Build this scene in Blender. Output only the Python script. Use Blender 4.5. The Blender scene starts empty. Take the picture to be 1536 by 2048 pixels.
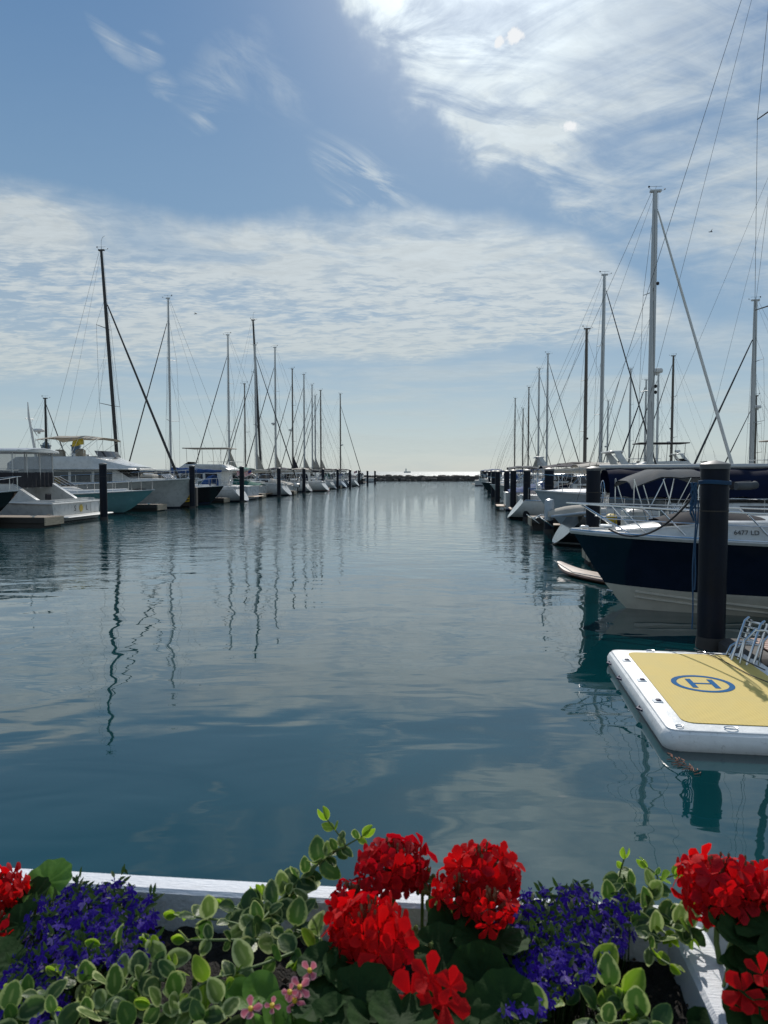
import bpy, math, random
from mathutils import Vector, Matrix
R = math.radians
PI = math.pi
sin, cos, tan = math.sin, math.cos, math.tan
rnd = random.Random(7)
C = bpy.context.scene.collection
FPX, HC = 1450.0, 2.6                     # focal length in photo pixels, eye height above the water
PT = math.atan(81 / FPX)                  # camera looks down this much
AZ = math.atan(162 / FPX)                 # bearing of the channel
DV = Vector((sin(AZ), cos(AZ), 0)); RV = Vector((cos(AZ), -sin(AZ), 0))

def ray(px, py):
    x = (px - 768) / FPX; up = (1024 - py) / FPX
    return Vector((x, cos(PT) + sin(PT) * up, -sin(PT) + cos(PT) * up))
def G(px, py, z=0.0):
    d = ray(px, py); k = (z - HC) / d.z
    return Vector((d.x * k, d.y * k, z))
def at(px, py, Y):
    d = ray(px, py); k = Y / d.y
    return Vector((d.x * k, Y, HC + d.z * k))
def UV(u, v, z=0.0):
    p = RV * u + DV * v; return Vector((p.x, p.y, z))
def v_of(px, u):                          # how far up the channel a thing at lateral offset u stands
    k = (px - 768) / FPX * cos(PT)
    return u * (cos(AZ) + k * sin(AZ)) / (k * cos(AZ) - sin(AZ))
def z_of(py, Y):
    d = ray(768, py); return HC + Y * d.z / d.y

# ------------------------------------------------------------------ mesh collector
class MB:
    def __init__(s): s.v = []; s.f = []; s.m = []; s.a = []
    def add(s, vs, fs, m=0, a=None):
        o = len(s.v); s.v += [tuple(p) for p in vs]
        s.a += (a if a is not None else [0.0] * len(vs))
        for f in fs: s.f.append(tuple(i + o for i in f)); s.m.append(m)
    def box(s, c, d, rot=None, m=0, bev=0.0):
        x, y, z = d[0] / 2, d[1] / 2, d[2] / 2; c = Vector(c)
        if bev <= 0:
            vs = [Vector((sx * x, sy * y, sz * z)) for sz in (-1, 1) for sx, sy in ((-1, -1), (1, -1), (1, 1), (-1, 1))]
            fs = [(3, 2, 1, 0), (4, 5, 6, 7), (0, 1, 5, 4), (1, 2, 6, 5), (2, 3, 7, 6), (3, 0, 4, 7)]
        else:
            b = min(bev, x * .9, y * .9, z * .9); vs = []
            for zz, q in ((-z, b), (-z + b, 0), (z - b, 0), (z, b)):
                X, Y = x - q, y - q
                for px_, py_ in ((-X + b, -Y), (X - b, -Y), (X, -Y + b), (X, Y - b), (X - b, Y), (-X + b, Y), (-X, Y - b), (-X, -Y + b)):
                    vs.append(Vector((px_, py_, zz)))
            fs = [tuple(range(7, -1, -1)), tuple(range(24, 32))]
            for k in range(3):
                for i in range(8): j = (i + 1) % 8; fs.append((k * 8 + i, k * 8 + j, k * 8 + 8 + j, k * 8 + 8 + i))
        if rot is not None: vs = [rot @ p for p in vs]
        s.add([p + c for p in vs], fs, m)
    def rings(s, rs, closed=True, cap=True, m=0):
        n = len(rs[0]); vs = [p for r in rs for p in r]; fs = []
        for k in range(len(rs) - 1):
            for i in range(n if closed else n - 1):
                j = (i + 1) % n; fs.append((k * n + i, k * n + j, (k + 1) * n + j, (k + 1) * n + i))
        if cap and closed:
            fs.append(tuple(range(n - 1, -1, -1))); fs.append(tuple(range((len(rs) - 1) * n, len(rs) * n)))
        s.add(vs, fs, m)
    def tube(s, pts, r, n=6, m=0, flat=1.0):
        pts = [Vector(p) for p in pts]; rs = []
        rr = r if isinstance(r, (list, tuple)) else [r] * len(pts)
        pu = None
        for i, p in enumerate(pts):
            t = (pts[min(i + 1, len(pts) - 1)] - pts[max(i - 1, 0)])
            if t.length < 1e-9: t = Vector((0, 0, 1))
            t.normalize()
            if pu is None:
                pu = t.cross(Vector((0, 0, 1)) if abs(t.z) < .9 else Vector((1, 0, 0))).normalized()
            else:
                pu = (pu - t * pu.dot(t)).normalized()
            w = t.cross(pu)
            rs.append([p + pu * (cos(2 * PI * k / n) * rr[i]) + w * (sin(2 * PI * k / n) * rr[i] * flat) for k in range(n)])
        s.rings(rs, True, True, m)
    def lathe(s, c, prof, n=16, m=0):
        c = Vector(c)
        s.rings([[c + Vector((r * cos(2 * PI * k / n), r * sin(2 * PI * k / n), z)) for k in range(n)] for r, z in prof], True, True, m)
    def prism(s, poly, d, m=0):
        n = len(poly); a = [Vector(p) for p in poly]; d = Vector(d)
        s.rings([a, [p + d for p in a]], True, True, m)
    def ball(s, c, r, n=8, m=0, sc=(1, 1, 1)):
        c = Vector(c); rs = []
        for i in range(n // 2 + 1):
            th = -PI / 2 + PI * i / (n // 2); q = max(cos(th), .02)
            rs.append([c + Vector((r * q * cos(2 * PI * k / n) * sc[0], r * q * sin(2 * PI * k / n) * sc[1], r * sin(th) * sc[2])) for k in range(n)])
        s.rings(rs, True, True, m)
    def build(s, name, mats, parent=None, smooth=True, ang=40):
        me = bpy.data.meshes.new(name)
        me.from_pydata(s.v, [], s.f)
        if not isinstance(mats, (list, tuple)): mats = [mats]
        for q in mats: me.materials.append(q)
        me.polygons.foreach_set('material_index', s.m)
        if smooth: me.polygons.foreach_set('use_smooth', [True] * len(s.f))
        if any(s.a):
            at_ = me.attributes.new('edge', 'FLOAT', 'POINT'); at_.data.foreach_set('value', s.a)
        me.update(); me.validate()
        if smooth and ang < 180:
            try: me.set_sharp_from_angle(angle=R(ang))
            except Exception: pass
        o = bpy.data.objects.new(name, me); C.objects.link(o)
        if parent is not None: o.parent = parent
        return o

def thing(name, label, cat, loc=(0, 0, 0), rz=0.0, group=None):
    o = bpy.data.objects.new(name, None); C.objects.link(o)
    o.empty_display_size = .2
    o.location = loc; o.rotation_euler = (0, 0, rz)
    return tag(o, label, cat, group)
def tag(o, label, cat, group=None, kind=None):
    o['label'] = label; o['category'] = cat
    if group: o['group'] = group
    if kind: o['kind'] = kind
    return o
def struct(o): o['kind'] = 'structure'; return o

def text_mesh(mb, body, size, mtx, depth=.004, m=0):
    cu = bpy.data.curves.new('lettering', 'FONT'); cu.body = body; cu.size = size
    cu.extrude = depth / 2; cu.align_x = 'CENTER'; cu.align_y = 'CENTER'
    o = bpy.data.objects.new('lettering', cu); C.objects.link(o)
    dg = bpy.context.evaluated_depsgraph_get()
    me = bpy.data.meshes.new_from_object(o.evaluated_get(dg))
    mb.add([mtx @ v.co for v in me.vertices], [tuple(p.vertices) for p in me.polygons], m)
    bpy.data.objects.remove(o); bpy.data.curves.remove(cu); bpy.data.meshes.remove(me)

# ------------------------------------------------------------------ node helpers
class NT:
    def __init__(s, tree): s.t = tree; s.n = tree.nodes; s.l = tree.links; s.n.clear()
    def node(s, typ, ins=None, **kw):
        nd = s.n.new(typ)
        for k, v in kw.items(): setattr(nd, k, v)
        for k, v in (ins or {}).items(): s.set(nd, k, v)
        return nd
    def set(s, nd, k, v):
        sock = nd.inputs[k]
        if hasattr(v, 'is_linked') or isinstance(v, bpy.types.NodeSocket): s.l.new(v, sock)
        else:
            if isinstance(v, (tuple, list)) and len(v) == 3 and sock.type == 'RGBA': v = (*v, 1)
            sock.default_value = v
    def math(s, op, a, b=0.0, c=None, clamp=False):
        nd = s.n.new('ShaderNodeMath'); nd.operation = op; nd.use_clamp = clamp
        s.set(nd, 0, a); s.set(nd, 1, b)
        if c is not None: s.set(nd, 2, c)
        return nd.outputs[0]
    def mul(s, a, b): return s.math('MULTIPLY', a, b)
    def add(s, a, b): return s.math('ADD', a, b)
    def sub(s, a, b): return s.math('SUBTRACT', a, b)
    def smooth(s, x, a, b, lo=0.0, hi=1.0):
        nd = s.n.new('ShaderNodeMapRange'); nd.interpolation_type = 'SMOOTHSTEP'
        s.set(nd, 0, x); s.set(nd, 1, a); s.set(nd, 2, b); s.set(nd, 3, lo); s.set(nd, 4, hi)
        return nd.outputs[0]
    def mix(s, f, a, b, bt='MIX'):
        nd = s.n.new('ShaderNodeMix'); nd.data_type = 'RGBA'; nd.blend_type = bt
        s.set(nd, 0, f); s.set(nd, 6, a); s.set(nd, 7, b); return nd.outputs[2]
    def comb(s, x, y, z):
        nd = s.n.new('ShaderNodeCombineXYZ'); s.set(nd, 0, x); s.set(nd, 1, y); s.set(nd, 2, z); return nd.outputs[0]
    def noise(s, vec, scale, detail=4, rough=.5, dist=0.0, lac=2.0):
        nd = s.n.new('ShaderNodeTexNoise'); s.set(nd, 'Vector', vec); s.set(nd, 'Scale', scale)
        s.set(nd, 'Detail', detail); s.set(nd, 'Roughness', rough); s.set(nd, 'Distortion', dist); s.set(nd, 'Lacunarity', lac)
        return nd.outputs[0]
    def mapping(s, vec, sc=(1, 1, 1), rot=(0, 0, 0), loc=(0, 0, 0)):
        nd = s.n.new('ShaderNodeMapping'); s.set(nd, 'Vector', vec)
        nd.inputs['Scale'].default_value = sc; nd.inputs['Rotation'].default_value = rot; nd.inputs['Location'].default_value = loc
        return nd.outputs[0]

_m = {}
def M(name, col, rough=.5, metal=0.0, var=.12, scale=3.0, bump=0.0, bscale=40.0, spec=.5, coat=0.0, trans=0.0, stretch=(1, 1, 1), dirt=0.0):
    if name in _m: return _m[name]
    m = bpy.data.materials.new(name); m.use_nodes = True; t = NT(m.node_tree)
    out = t.node('ShaderNodeOutputMaterial'); p = t.node('ShaderNodeBsdfPrincipled')
    tc = t.node('ShaderNodeTexCoord').outputs['Object']
    tv = t.mapping(tc, stretch)
    n = t.noise(tv, scale, 5, .6)
    lo = tuple(c * (1 - var) for c in col); hi = tuple(min(c * (1 + var), 1) for c in col)
    c = t.mix(t.smooth(n, .3, .7), lo, hi)
    if dirt:
        d = t.noise(tv, scale * 2.7, 6, .7)
        c = t.mix(t.smooth(d, .55, .75, 0, dirt), c, (.06, .05, .035))
    t.set(p, 'Base Color', c); t.set(p, 'Metallic', metal)
    t.set(p, 'Roughness', t.smooth(n, .2, .8, max(rough - .08, .02), min(rough + .08, 1)))
    p.inputs['Specular IOR Level'].default_value = spec
    p.inputs['Coat Weight'].default_value = coat; p.inputs['Coat Roughness'].default_value = .08
    if bump:
        b = t.node('ShaderNodeBump', {'Height': t.noise(tv, bscale, 4, .6), 'Strength': bump, 'Distance': .01})
        t.set(p, 'Normal', b.outputs[0])
    sh = p.outputs[0]
    if trans:
        tr = t.node('ShaderNodeBsdfTranslucent', {'Color': c})
        mx = t.node('ShaderNodeMixShader'); t.set(mx, 0, trans); t.l.new(sh, mx.inputs[1]); t.l.new(tr.outputs[0], mx.inputs[2]); sh = mx.outputs[0]
    t.l.new(sh, out.inputs[0])
    _m[name] = m; return m

GEL = M('white gelcoat', (.49, .50, .49), .3, var=.08, coat=.2, dirt=.15)
GELD = M('white deck nonskid', (.5, .5, .48), .6, var=.06, bump=.15, bscale=300)
CREAM = M('cream bottom paint', (.5, .47, .4), .4, var=.08, dirt=.15)
NAVY = M('navy gelcoat', (.006, .009, .022), .12, var=.2, coat=.5)
TEAL = M('pale teal gelcoat', (.12, .27, .30), .22, var=.05, coat=.4)
PALE = M('pale blue grey gelcoat', (.33, .38, .43), .3, var=.05, coat=.3)
BLACKH = M('black hull paint', (.012, .012, .014), .2, var=.2, coat=.4)
ANTI = M('dark antifouling', (.015, .02, .03), .7)
ANTIR = M('red boot stripe', (.18, .02, .02), .5)
STRIPE = M('navy boot stripe', (.02, .03, .08), .4)
GLASS = M('tinted window glass', (.01, .012, .015), .06, var=.1, spec=.8)
STEEL = M('polished stainless steel', (.62, .63, .64), .18, 1.0, var=.05)
ALU = M('anodised mast alloy', (.42, .43, .43), .45, .55, var=.06)
MBLK = M('black carbon mast', (.012, .012, .013), .35, var=.2)
MWHT = M('white painted mast', (.6, .6, .58), .35, var=.05)
MBRN = M('brown bronze mast', (.10, .085, .07), .45, .3)
WIRE = M('rigging wire', (.07, .07, .07), .5, .3)
WIRED = M('dark rigging rod', (.03, .03, .032), .5)
CNAVY = M('navy canvas', (.004, .008, .028), .8, var=.2, spec=.1, bump=.4, bscale=60)
CROYAL = M('blue canvas', (.03, .07, .19), .8, var=.2, spec=.1, bump=.4, bscale=60)
CGREY = M('grey canvas', (.075, .085, .095), .85, var=.15, spec=.1, bump=.4, bscale=60)
CDARK = M('charcoal canvas', (.035, .035, .04), .85, var=.2, spec=.1, bump=.4, bscale=40)
CTAN = M('tan canvas', (.40, .36, .29), .85, var=.12, bump=.4, bscale=60, trans=.15)
CBEI = M('beige sail cover', (.36, .33, .28), .85, var=.12, bump=.4, bscale=60)
CWHT = M('white sailcloth', (.62, .62, .58), .7, var=.1, bump=.3, bscale=50)
CGRN = M('green canvas', (.03, .12, .1), .8, var=.2, spec=.1, bump=.4, bscale=60)
RUB = M('black rubber', (.015, .015, .015), .7)
FEND = M('white vinyl fender', (.62, .63, .63), .4, dirt=.25)
TEAK = M('weathered teak planks', (.26, .17, .1), .65, var=.3, scale=2, stretch=(1, 14, 1), bump=.3)
DOCKW = M('dock boards', (.22, .18, .14), .8, var=.3, scale=2, stretch=(14, 1, 1), bump=.4, dirt=.3)
DOCKE = M('pale dock fascia timber', (.36, .3, .22), .75, var=.25, scale=2, stretch=(1, 1, 12), bump=.4, dirt=.3)
DOCKS = M('dark dock side float', (.035, .032, .03), .8, dirt=.3)
PILE = M('blue black coated steel pile', (.004, .007, .015), .5, spec=.2, var=.35, scale=1.5, bump=.3, bscale=30)
PCAP = M('pile cap pale cone', (.09, .095, .10), .5, dirt=.3)
ROPEB = M('blue rope', (.015, .06, .13), .85, bump=.5, bscale=200)
ROPEK = M('dark rope', (.03, .03, .035), .85, bump=.5, bscale=200)
ROPEW = M('white rope', (.55, .53, .48), .85, bump=.5, bscale=200)
YEL = M('yellow plastic', (.55, .38, .02), .5)
RED = M('red cloth', (.45, .03, .03), .8)
ORNG = M('orange buoy', (.6, .14, .02), .5)
BLUEC = M('flag blue', (.02, .04, .16), .8)
WHT = M('white cloth', (.7, .7, .7), .8)
LETT = M('black lettering', (.015, .015, .015), .5)
GOLD = M('gold lettering', (.5, .36, .05), .4)
SKIN = M('sun tanned skin', (.35, .2, .13), .6)

# ------------------------------------------------------------------ camera
cam = bpy.data.cameras.new('camera'); co = bpy.data.objects.new('camera', cam); C.objects.link(co)
cam.sensor_fit = 'VERTICAL'; cam.sensor_height = 36; cam.sensor_width = 27; cam.lens = FPX / 2048 * 36
co.location = (0, 0, HC); co.rotation_euler = (PI / 2 - PT, 0, 0)
cam.clip_start = .02; cam.clip_end = 30000
cam.dof.use_dof = True; cam.dof.focus_distance = 9.0; cam.dof.aperture_fstop = 17
bpy.context.scene.camera = co
sc = bpy.context.scene
sc.view_settings.view_transform = 'Standard'; sc.view_settings.look = 'None'; sc.view_settings.exposure = 0.1; sc.view_settings.gamma = 1

# ------------------------------------------------------------------ light and sky
SUN_EL, SUN_AZ = R(37.5), R(8.0)            # azimuth measured from +Y towards +X
sdir = Vector((sin(SUN_AZ) * cos(SUN_EL), cos(SUN_AZ) * cos(SUN_EL), sin(SUN_EL)))
sl = bpy.data.lights.new('sun', 'SUN'); sl.energy = 3.6; sl.angle = R(.55); sl.color = (1, .95, .88)
so = bpy.data.objects.new('sun', sl); C.objects.link(so); so.location = sdir * 50
so.rotation_euler = (-sdir).to_track_quat('-Z', 'Y').to_euler()
w = bpy.data.worlds.new('World'); sc.world = w; w.use_nodes = True
t = NT(w.node_tree)
sky = t.node('ShaderNodeTexSky', sky_type='NISHITA', sun_disc=False, sun_elevation=SUN_EL, sun_rotation=SUN_AZ,
             air_density=1.0, dust_density=.4, ozone_density=2.2, altitude=0)
g = t.node('ShaderNodeTexCoord').outputs['Generated']
sep = t.node('ShaderNodeSeparateXYZ', {0: g}); X, Y, Z = sep.outputs
deg = 180 / PI
az = t.mul(t.math('ARCTAN2', X, Y), deg); el = t.mul(t.math('ARCSINE', Z), deg)
zz = t.add(t.math('MAXIMUM', Z, 0.0), .07)
plane = t.comb(t.math('DIVIDE', X, zz), t.math('DIVIDE', Y, zz), 0.0)
def streak(vec, ang, sc_, off=(0, 0, 0)):      # turn first, then stretch, so fibres run along `ang`
    return t.mapping(t.mapping(vec, (1, 1, 1), (0, 0, R(-ang)), off), sc_)
def azel(px, py):
    d = ray(px, py).normalized(); return math.degrees(math.atan2(d.x, d.y)), math.degrees(math.asin(d.z))
def curve(pts, x):                         # elevation of a cloud edge as a function of azimuth
    nd = t.node('ShaderNodeFloatCurve'); c = nd.mapping.curves[0]
    pp = sorted(((a + 60) / 120, (e + 10) / 70) for a, e in pts)
    while len(c.points) < len(pp): c.points.new(.5, .5)
    for q, p in zip(c.points, pp): q.location = p; q.handle_type = 'AUTO_CLAMPED'
    nd.mapping.use_clip = False; nd.mapping.update()
    t.set(nd, 'Value', t.mul(t.add(x, 60.0), 1 / 120))
    return t.sub(t.mul(nd.outputs[0], 70.0), 10.0)
wob = t.mul(t.sub(t.noise(t.comb(az, el, 3.0), .07, 6, .62), .5), 14.0)
wob2 = t.mul(t.sub(t.noise(t.comb(az, el, 9.0), .22, 5, .62), .5), 5.0)
elw = t.add(t.add(el, wob), wob2)
# A: fan of cirrus, upper right
lowA = curve([(-60, 62), (-20, 48)] + [azel(*p) for p in ((640, -30), (700, 60), (800, 190), (930, 290), (1040, 365), (1200, 490), (1400, 580), (1536, 610))] + [(45, 12), (60, 14)], az)
dlA = t.sub(elw, lowA)
mA = t.smooth(dlA, -2.0, 3.2)
fanA = t.noise(streak(plane, -50, (.75, 2.6, 1)), 1.5, 9, .60, .9)
fanB = t.noise(streak(plane, 18, (1.0, 2.0, 1), (4, 2, 0)), 3.0, 9, .64, .9)
big = t.noise(t.comb(az, el, 1.0), .085, 3, .5)
tA = t.add(t.add(t.mul(fanA, .6), t.mul(fanB, .45)), t.mul(big, .4))
dA = t.add(.05, t.mul(.95, t.smooth(tA, .56, .94)))
gapA = t.sub(1.0, t.mul(t.smooth(az, 9, 17), t.sub(1.0, t.smooth(az, 26, 34))))
dA = t.mul(t.mul(dA, mA), t.add(.9, t.mul(gapA, .1)))
fr = t.mul(t.smooth(dlA, -.6, 1.2), t.sub(1.0, t.smooth(dlA, 2.0, 10.0)))
fr = t.mul(fr, t.sub(1.0, t.smooth(az, 12, 20)))
dA = t.add(dA, t.mul(t.mul(fr, t.smooth(fanB, .36, .64)), .5))
# B: broad band of mackerel sky
topB = curve([(-60, 22)] + [azel(*p) for p in ((-80, 350), (100, 360), (300, 395), (450, 425), (620, 430), (760, 410), (900, 420), (1050, 430), (1200, 470), (1330, 560), (1450, 620))] + [(45, 12), (60, 15)], az)
botB = curve([(-60, 7)] + [azel(*p) for p in ((-80, 760), (200, 750), (500, 722), (800, 728), (1000, 700), (1150, 690), (1300, 700), (1500, 720))] + [(45, 9), (60, 8)], az)
mB = t.mul(t.smooth(t.add(t.sub(topB, el), t.mul(wob, .35)), -.3, 2.2), t.smooth(t.add(t.sub(el, botB), t.mul(wob, .2)), -.5, 1.3))
warp = t.node('ShaderNodeVectorMath', {0: plane, 1: t.comb(t.mul(wob, .012), t.mul(wob2, .03), 0.0)}, operation='ADD').outputs[0]
mack = t.noise(streak(warp, -14, (.85, 1.5, 1)), 8.5, 3, .5, .5)
mack2 = t.noise(streak(warp, 10, (.8, 2.0, 1)), 22.0, 3, .6, .5)
lay = t.noise(t.comb(t.mul(az, .30), t.mul(el, 1.25), 5.0), .20, 6, .6, .8)
lay2 = t.noise(t.comb(t.mul(az, .5), t.mul(el, 2.0), 11.0), .16, 5, .6, .8)
inner = t.smooth(t.sub(topB, el), 3.0, 6.0)
rip = t.add(t.mul(mack, .62), t.mul(mack2, .38))
ripc = t.smooth(rip, .34, .66)
dB1 = t.add(t.mul(t.smooth(lay2, .28, .62), .62), t.mul(t.sub(ripc, .42), .8))
dB2 = t.add(t.smooth(lay, .34, .66), t.mul(t.sub(ripc, .5), .16))
dB = t.math('MAXIMUM', t.add(t.mul(dB1, inner), t.mul(dB2, t.sub(1.0, inner))), 0.0)
dB = t.mul(mB, t.add(.32, t.mul(.92, dB)))
dB = t.mul(dB, t.sub(1.0, t.mul(t.smooth(az, 14, 24), .3)))
# C: small wisps, haze bands low down, small puffs
wis = t.noise(streak(plane, 50, (.8, 2.2, 1), (7, 1, 0)), 3.4, 8, .62, 1.2)
def spot(px, py, ra, re, slope=0.0):
    a0, e0 = azel(px, py)
    da = t.mul(t.sub(t.add(az, t.mul(wob2, .5)), a0), 1 / ra); de = t.mul(t.sub(t.sub(t.add(el, t.mul(wob2, .35)), e0), t.mul(t.sub(az, a0), slope)), 1 / re)
    return t.math('MAXIMUM', t.sub(1.0, t.math('SQRT', t.add(t.mul(da, da), t.mul(de, de)))), 0.0)
spots = None
for px_, py_, ra, re_, sl_, am in ((740, 375, 5.5, 3.0, -.45, 1.05), (230, 85, 2.4, 1.0, -.5, .7), (295, 105, 1.4, 1.2, 0, .6), (450, 150, 4.0, 3.0, .5, .4),
                                   (410, 240, 1.3, 1.0, 0, .7), (545, 170, 3.5, 2.2, -.5, .35), (330, 170, 1.5, 1.0, 0, .6)):
    q = t.mul(spot(px_, py_, ra, re_, sl_), am); spots = q if spots is None else t.math('MAXIMUM', spots, q)
dC = t.mul(t.math('MINIMUM', spots, 1.0), t.smooth(wis, .40, .70))
puffn = t.noise(t.comb(az, el, 0.0), 1.9, 6, .62)
puff = None
for px_, py_, ra, re_ in ((1030, 72, 1.0, .75), (998, 84, .55, .6), (1140, 252, 1.1, .6)):
    a0, e0 = azel(px_, py_)
    da = t.mul(t.sub(az, a0), 1 / ra); de = t.mul(t.sub(el, e0), 1 / re_)
    q = t.math('MAXIMUM', t.sub(1.0, t.math('SQRT', t.add(t.mul(da, da), t.mul(de, de)))), 0.0)
    if px_ == 1140: q = t.mul(q, .8)
    puff = q if puff is None else t.math('MAXIMUM', puff, q)
dP = t.smooth(t.add(puff, t.mul(t.sub(puffn, .5), 1.2)), .2, .6, 0.0, 1.0); dP = t.mul(dP, t.smooth(puff, .02, .3))
low = t.noise(t.comb(t.mul(az, .16), t.mul(el, 1.3), 2.0), .5, 5, .55, .5)
dL = t.mul(t.mul(t.smooth(low, .42, .66), t.sub(1.0, t.smooth(el, 8, 12))), .5)
den = t.math('MAXIMUM', t.math('MAXIMUM', dA, dB), t.math('MAXIMUM', dC, dL))
den = t.math('MAXIMUM', t.math('MINIMUM', t.add(den, .03), .97), 0.0)
sd = t.node('ShaderNodeVectorMath', {0: g, 1: tuple(sdir)}, operation='DOT_PRODUCT').outputs['Value']
sd = t.math('MAXIMUM', sd, 0.0)
glow = t.add(t.mul(t.math('POWER', sd, 20.0), .42), t.mul(t.math('POWER', sd, 130.0), 1.7))
relief = t.add(.93, t.mul(t.sub(ripc, .5), .10))
ccol = t.mix(t.smooth(el, 0, 14), (5.0, 5.7, 5.7), (5.5, 6.1, 6.4))
cl = t.node('ShaderNodeVectorMath', {0: ccol, 3: t.mul(t.add(1.0, glow), relief)}, operation='SCALE').outputs[0]
skc = t.node('ShaderNodeVectorMath', {0: sky.outputs[0], 3: .62}, operation='SCALE').outputs[0]
# thin high haze evens out the clear sky of the physical model
up_ = t.mix(t.smooth(el, 14, 34), (1.8, 3.25, 4.9), (.9, 2.2, 4.3))
mine = t.mix(t.smooth(el, -1, 15), (4.4, 5.45, 5.95), up_)
base = t.mix(.72, skc, mine)
base = t.mix(t.mul(t.math('POWER', sd, 60.0), .55), base, (7.5, 8.0, 8.6))
colr = t.mix(den, base, cl)
colr = t.mix(dP, colr, (8.2, 8.4, 8.6))
bg = t.node('ShaderNodeBackground', {'Color': colr, 'Strength': .1})
o_ = t.node('ShaderNodeOutputWorld'); t.l.new(bg.outputs[0], o_.inputs[0])

# ------------------------------------------------------------------ water
def water_mat(name, deep, rough, layers, far=0.0, ior=1.33, coat=0.0):
    m = bpy.data.materials.new(name); m.use_nodes = True; t = NT(m.node_tree)
    out = t.node('ShaderNodeOutputMaterial')
    pos = t.node('ShaderNodeNewGeometry').outputs['Position']
    hgt = None
    for sc_, st, rot, det, amp, off in layers:
        vec = t.mapping(pos, st, (0, 0, rot), off)
        h_ = t.mul(t.noise(vec, sc_, det, .5, .6), amp)
        hgt = h_ if hgt is None else t.add(hgt, h_)
    calm = t.noise(t.mapping(pos, (1, .35, 1)), .11, 3, .5)
    hgt = t.mul(hgt, t.smooth(calm, .3, .7, .6, 1.3))
    if far:                                 # beyond the lee of the terrace the wind ruffles the water
        yy = t.node('ShaderNodeSeparateXYZ', {0: pos}).outputs[1]
        wr_ = t.mul(t.noise(t.mapping(pos, (.5, 1.0, 1), (0, 0, .1)), 2.6, 3, .6, .3), t.smooth(yy, 11, 36, 0.0, .042))
        hgt = t.add(hgt, wr_)
    b = t.node('ShaderNodeBump', {'Height': hgt, 'Strength': 1.0, 'Distance': 1.0})
    cn = t.noise(pos, .25, 3, .5)
    c = t.mix(t.smooth(cn, .3, .7), tuple(q * .85 for q in deep), tuple(q * 1.15 for q in deep))
    p = t.node('ShaderNodeBsdfPrincipled', {'Base Color': c, 'Roughness': rough, 'IOR': ior, 'Normal': b.outputs[0], 'Coat Weight': coat, 'Coat IOR': 1.5, 'Coat Roughness': rough, 'Coat Normal': b.outputs[0]})
    t.l.new(p.outputs[0], out.inputs[0]); return m
WAT = water_mat('harbour water', (.002, .037, .043), .018,
                ((.66, (.8, 1.0, 1), .25, 1.2, .030, (0, 0, 0)), (1.9, (.5, 1.0, 1), -.12, 1.5, .0062, (3, 1, 0)), (6.0, (.3, 1.1, 1), .1, 1.5, .0006, (1, 7, 0))), True, 1.5, .45)
LAKE = water_mat('open lake water', (.01, .05, .06), .33, ((.4, (.6, 1, 1), .2, 4, .5, (0, 0, 0)),))
def sheet(name, x0, x1, y0, y1, z, m, nx=1, ny=1):
    mb = MB(); vs = [(x0 + (x1 - x0) * i / nx, y0 + (y1 - y0) * j / ny, z) for j in range(ny + 1) for i in range(nx + 1)]
    fs = [(j * (nx + 1) + i, j * (nx + 1) + i + 1, (j + 1) * (nx + 1) + i + 1, (j + 1) * (nx + 1) + i) for j in range(ny) for i in range(nx)]
    mb.add(vs, fs); return mb.build(name, m, None, False)
struct(sheet('harbour_water', -400, 400, -60, 208, 0.0, WAT, 8, 8))
struct(sheet('lake_water', -9000, 9000, 208, 18000, -.004, LAKE, 4, 4))
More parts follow.
